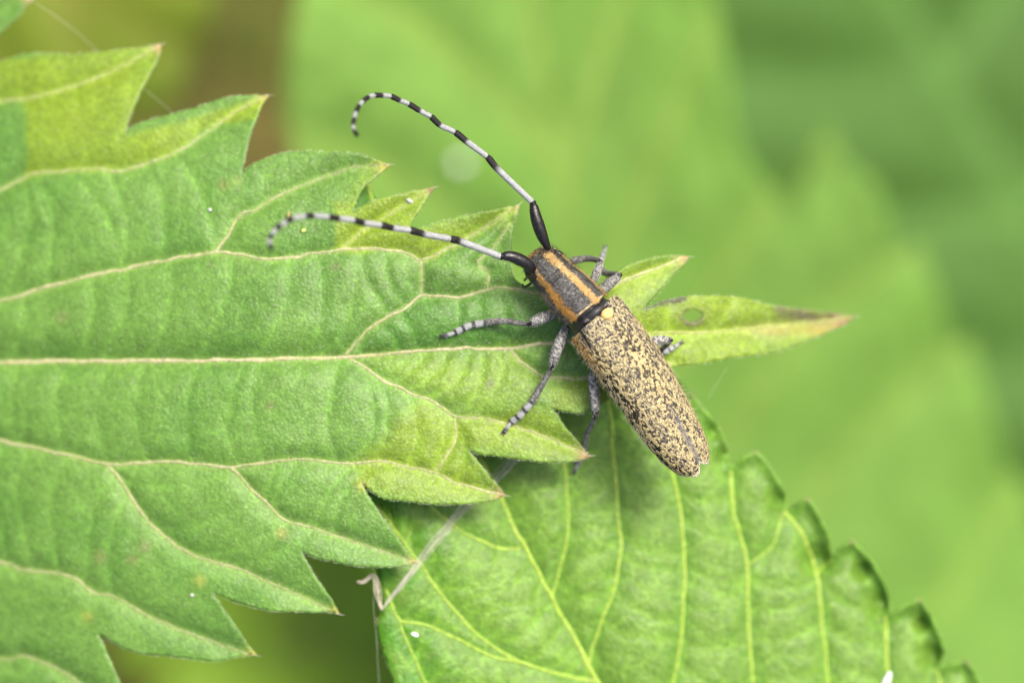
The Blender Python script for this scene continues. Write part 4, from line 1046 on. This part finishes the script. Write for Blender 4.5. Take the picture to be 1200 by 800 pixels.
# --- legs
CGREY = np.array([.16, .155, .14]); CPALE = np.array([.30, .295, .27]); COLV = np.array([.10, .085, .045])
def leg(fem, tib, tar, wf, wt, wtar, dim=1.0, olive=False):
    q = P(*catmull(fem, n=36).T); t = np.linspace(0, 1, 36)
    r = .5 * S * (wf * (.36 + .60 * np.sin(np.pi * np.clip(t * .92 + .04, 0, 1)) ** .8) * np.where(t > .93, .85, 1))
    V, F = tube(q, r, 16); tv = np.repeat(t, 16)[:, None]
    g = sstep(.46, .72, vnoise(V, .035, 6))[:, None]
    c = (CPALE * g + CGREY * .45 * (1 - g)) * dim
    if olive: c = COLV * (.7 + .6 * g)
    k = sstep(.84, .93, tv) ; c = c * (1 - k) + BLK * 1.5 * k
    k = sstep(.08, .0, tv); c = c * (1 - k) + COLV * k
    root = mesh("leg", V, F, M_PUBES, beetle, c)
    limb_hairs(root, q, r, 320, .15, .008, (.50, .50, .46), .3)
    q2 = P(*catmull(tib, n=36).T); r2 = .5 * S * wt * (.72 + .38 * t) * np.where(t < .05, .9, 1)
    V, F = tube(q2, r2, 14); tv = np.repeat(t, 14)[:, None]; g = sstep(.46, .74, vnoise(V, .04, 7))[:, None]
    c = (CPALE * (.45 + .4 * tv) * g + CGREY * .35 * (1 - g)) * dim
    if olive: c = COLV * (.8 + .6 * g)
    k = sstep(.10, .02, tv); c = c * (1 - k) + BLK * 1.5 * k
    tb_ = mesh("tibia", V, F, M_PUBES, root, c)
    q3 = P(*catmull(tar, n=64).T); u = np.linspace(0, 1, 64)
    seg_ = np.array([0, .30, .52, .70, 1.0]); si = np.clip(np.searchsorted(seg_, u, side='right') - 1, 0, 3); lu = (u - seg_[si]) / (seg_[si + 1] - seg_[si])
    r3 = .44 * S * wtar * np.where(si == 3, .40 + .2 * lu, .66 + .26 * np.sin(lu * 2.2) ** 1.2) * np.where(lu < .06, .7, 1)
    V, F = tube(q3, r3, 14, .7); lv = np.repeat(lu, 14)[:, None]; sv = np.repeat(si, 14)[:, None]
    k = np.where(sv == 3, sstep(.35, .75, lv), sstep(.62, .82, lv)) * .95
    c = WHT * .95 * (1 - k) + BLK * 1.6 * k
    ts = mesh("tarsus", V, F, M_PUBES, root, c * max(dim, .85))
    limb_hairs(root, np.vstack([q2, q3]), np.r_[r2, r3], 320, .13, .0075, (.50, .50, .47), .35)
    d = q3[-1] - q3[-6]; d /= np.linalg.norm(d); sd = np.cross(d, A_Z); sd /= np.linalg.norm(sd)
    cl = []
    for s_ in (-1, 1):
        cq = catmull([q3[-1] - d * .05, q3[-1] + d * .12 + sd * s_ * .08, q3[-1] + d * .22 + sd * s_ * .13 - A_Z * .10], n=8)
        cl.append(tube(cq, np.linspace(.05, .012, 8), 7))
    V, F, _ = join(cl); mesh("claw", V, F, M_CUTICLE, root, np.tile([.03, .02, .015], (len(V), 1)))
    return root
H1 = lambda x, y: float(lf1["height"]([(x, y)])[0][0]); H2 = lambda x, y: float(lf2["height"]([(x, y)])[0][0])
def on1(x, y, e=.17): return (x, y, H1(x, y) + e)
def on2(x, y, e=.17): return (x, y, H2(x, y) + e)
leg([(655, 365, 1.3), (646, 369, 1.6), (634, 373, 1.7), (620, 380, 1.6)], [(621, 380, 1.6), (606, 378, 1.2), (590, 376, .9), (569, 378, H1(569, 378) + .35)],
    [(569, 378, H1(569, 378) + .34), on1(552, 381, .22), on1(542, 385), on1(532, 390), on1(518, 394, .12)], 14.5, 8.0, 10.5)
leg([(669, 378, 1.2), (662, 388, 1.5), (652, 412, 1.6), (646, 432, 1.4)], [(646.5, 431, 1.4), (638, 446, 1.0), (631, 458, .7), (624, 471, H1(624, 471) + .35)],
    [(624, 471, H1(624, 471) + .34), on1(616, 479, .22), on1(608, 488), on1(599, 495), on1(590, 507, .12)], 14.5, 8.0, 11)
leg([(700, 425, 1.0), (695, 442, 1.2), (697, 465, 1.2), (698, 488, 1.0)], [(698, 487, 1.0), (694, 496, .2), (688, 508, -.9), (685, 521, -1.9)],
    [(685, 521, -1.9), (682, 530, -2.6), on2(679, 538, .22), on2(677, 545, .2), on2(673, 553, .12)], 13.5, 6.5, 9)
leg([(690, 336, 1.2), (696, 327, 1.3), (700, 317, 1.3), (704, 307, 1.1)], [(704, 307, 1.1), (697, 304, .6), (686, 303, .1), (671, 306, -.1)],
    [(671, 306, -.1), (664, 309, -.1), (657, 314, -.05), (650, 320, 0), (642, 326, 0)], 10.5, 8.5, 9, .8)
leg([(697, 346, 1.1), (704, 341, 1.3), (715, 332, 1.3), (727, 322, 1.1)], [(727, 322, 1.1), (720, 321, .4), (710, 320, -.4), (703, 314, -1.0)],
    [(703, 314, -1.0), (704, 306, -1.3), (706, 300, -1.6), (708, 295, -1.9), (709, 289, -2.2)], 13, 8.0, 8.5, .8)
leg([(745, 410, .7), (757, 404, .9), (772, 399, .9), (787, 398, .6)], [(787, 398, .6), (780, 405, -.1), (773, 411, -.7), (768, 416, H1(768, 416) + .35)],
    [(768, 416, H1(768, 416) + .34), on1(776, 414, .25), on1(783, 410, .22), on1(789, 407), on1(799, 401, .14)], 13, 7, 9)
# mouthparts: two dark palps under the face
for s_, pts in ((-1, [(625, 330, 1.2), (619, 334, .9), (614, 336, .6), (612, 333, .4)]), (1, [(630, 318, 1.0), (622, 322, .6), (617, 326, .4), (614, 329, .3)])):
    q = P(*catmull(pts, n=20).T); V, F = tube(q, np.linspace(.10, .06, 20), 8)
    mesh("palp", V, F, M_CUTICLE, beetle, np.tile([.02, .016, .012], (len(V), 1)))

# ------------------------------------------------------------------ small things lying about
def strand(name, pts, nf, spread, w, col, label, cat, hz=.12, zf=H2):
    e = empty(name, tuple(P(pts[0][0], pts[0][1], zf(*pts[0][:2])).tolist()), label, cat)
    for k in range(nf):
        q = catmull([p[:2] for p in pts], step=3.0); u = np.linspace(0, 1, len(q))
        sp = np.interp(u, np.linspace(0, 1, len(pts)), [p[2] for p in pts])
        off = (k - (nf - 1) / 2) / max(1, nf - 1) * 2
        T = np.gradient(q, axis=0); T /= np.linalg.norm(T, axis=1)[:, None]; N = np.stack([-T[:, 1], T[:, 0]], -1)
        q = q + N * (off * sp * spread * (.8 + .4 * vnoise(np.c_[u * 5, u * 0 + k], 1., k)))[:, None] + (np.stack([vnoise(np.c_[u * 14, u * 0 + k * 7], 1., 3), vnoise(np.c_[u * 14, u * 0 + k * 9], 1., 4)], -1) - .5) * 2.0
        z = np.array([zf(*p) for p in q[::6]]); z = np.interp(np.arange(len(q)), np.arange(len(q))[::6], z) + hz + .04 * k % .12
        V, F = tube(P(q[:, 0], q[:, 1], z), w * (.7 + .6 * vnoise(np.c_[u * 9, u * 0 + k], 1., 6)), 6)
        mesh("fibre", V, F, M_SILK, e, np.asarray(col) * (.75 + .4 * vnoise(V, .3, k))[:, None])
    return e
strand("dry_fibre", [(603, 536, 1.5), (588, 553, 1.4), (560, 578, 1.2), (535, 603, 1.2), (508, 637, 1.0), (480, 672, .7), (447, 714, .15)], 5, 3.6, .019, (.66, .64, .53), "frayed pale grey plant fibre lying across the glossy leaf", "fibre")
strand("dry_fibre", [(447, 714, .3), (444, 700, .8), (441, 682, 1.0), (437, 674, .9), (430, 678, .6), (424, 682, .5), (419, 680, .3)], 4, 3.2, .026, (.70, .62, .50), "short curled beige fibre hooked over the glossy leaf's edge", "fibre", .15, lambda x, y: -2.3)
def thread(pts, z0, z1, label):
    q = catmull(pts, step=4.); z = np.linspace(z0, z1, len(q)); V, F = tube(P(q[:, 0], q[:, 1], z), np.full(len(q), .007), 6)
    o = mesh("silk_thread", V, F, M_SILK, None, np.tile([.6, .6, .5], (len(V), 1))); tag(o, label, "thread"); return o
thread([(438, 690), (438, 712), (441, 745), (443, 780), (446, 830)], -2.4, -2.9, "fine silk thread hanging along the glossy leaf's edge")
thread([(36, 0), (60, 16), (90, 38), (116, 62)], -6.5, -7.4, "fine silk thread strung between two teeth of the beetle's leaf")
thread([(170, 105), (200, 130)], -5.3, -6.0, "short silk thread across a notch of the beetle's leaf")
thread([(830, 466), (842, 446), (852, 430)], -4.5, -4.2, "faint silk thread between the glossy leaf and the beetle's leaf")

def grain(name, x, y, z, a, lx, ly, lz, col, label, cat, mat=None, seed=0):
    u = np.linspace(0, np.pi, 14); v = np.linspace(0, 2 * np.pi, 18, endpoint=False)
    U, W = np.meshgrid(u, v, indexing='ij')
    B = np.stack([np.cos(U) * lx, np.sin(U) ** .85 * np.cos(W) * ly, np.sin(U) ** .85 * np.sin(W) * lz], -1)
    B *= (1 + .25 * (vnoise(B + 5, max(lx, ly) * .7, seed) - .5))[..., None]
    R = np.array([[math.cos(a), math.sin(a), 0], [-math.sin(a), math.cos(a), 0], [0, 0, 1]])
    V = B.reshape(-1, 3) @ R + P(x, y, z)
    i = np.arange(13)[:, None] * 18; j = np.arange(18)[None]; k = (j + 1) % 18
    F = np.stack([i + j, i + k, i + 18 + k, i + 18 + j], -1).reshape(-1, 4)
    o = mesh(name, V, F, mat or M_PUBES, None, np.tile(col, (len(V), 1))); tag(o, label, cat); return o
grain("white_grain", 480, 235.5, H1(480, 235.5) + .10, -.55, .22, .12, .11, (.30, .32, .27), "white oval grain on a yellow-green tooth of the beetle's leaf", "grain", None, 1)
grain("white_grain", 246, 246, H1(246, 246) + .08, 0, .13, .12, .1, (.30, .32, .27), "tiny white grain on the beetle's leaf near a brown notch", "grain", None, 2)
grain("white_grain", 225, 697, H1(225, 697) + .08, 0, .13, .12, .1, (.30, .32, .27), "tiny white grain by a notch between the downward teeth", "grain", None, 3)
grain("yellow_grain", 356, 270, H1(356, 270) + .08, .4, .13, .1, .1, (.55, .6, .15), "tiny yellow grain under the lower antenna's curved end", "grain", None, 4)
grain("white_grain", 486, 743, H2(486, 743) + .08, -.35, .22, .10, .1, (.75, .78, .75), "short white sliver on the glossy leaf near the silk thread", "grain", None, 5)
grain("white_flake", 1039, 797, H2(1039, 797) + .25, 1.15, .62, .22, .18, (.55, .56, .55), "bright white pointed flake lying near the glossy leaf's serrated edge", "flake", None, 6)
grain("orange_bristle", 338, 253, H1(338, 253) + .2, 1.45, .26, .08, .08, (.28, .19, .07), "small orange scale standing behind the lower antenna's tip", "scale", None, 7)
grain("white_dropping", 540, 191, z3(540., 191.) + 1.2, .3, .50, .45, .35, (.62, .66, .60), "white dropping on the huge pale leaf, seen as a soft disc", "dropping", None, 8)
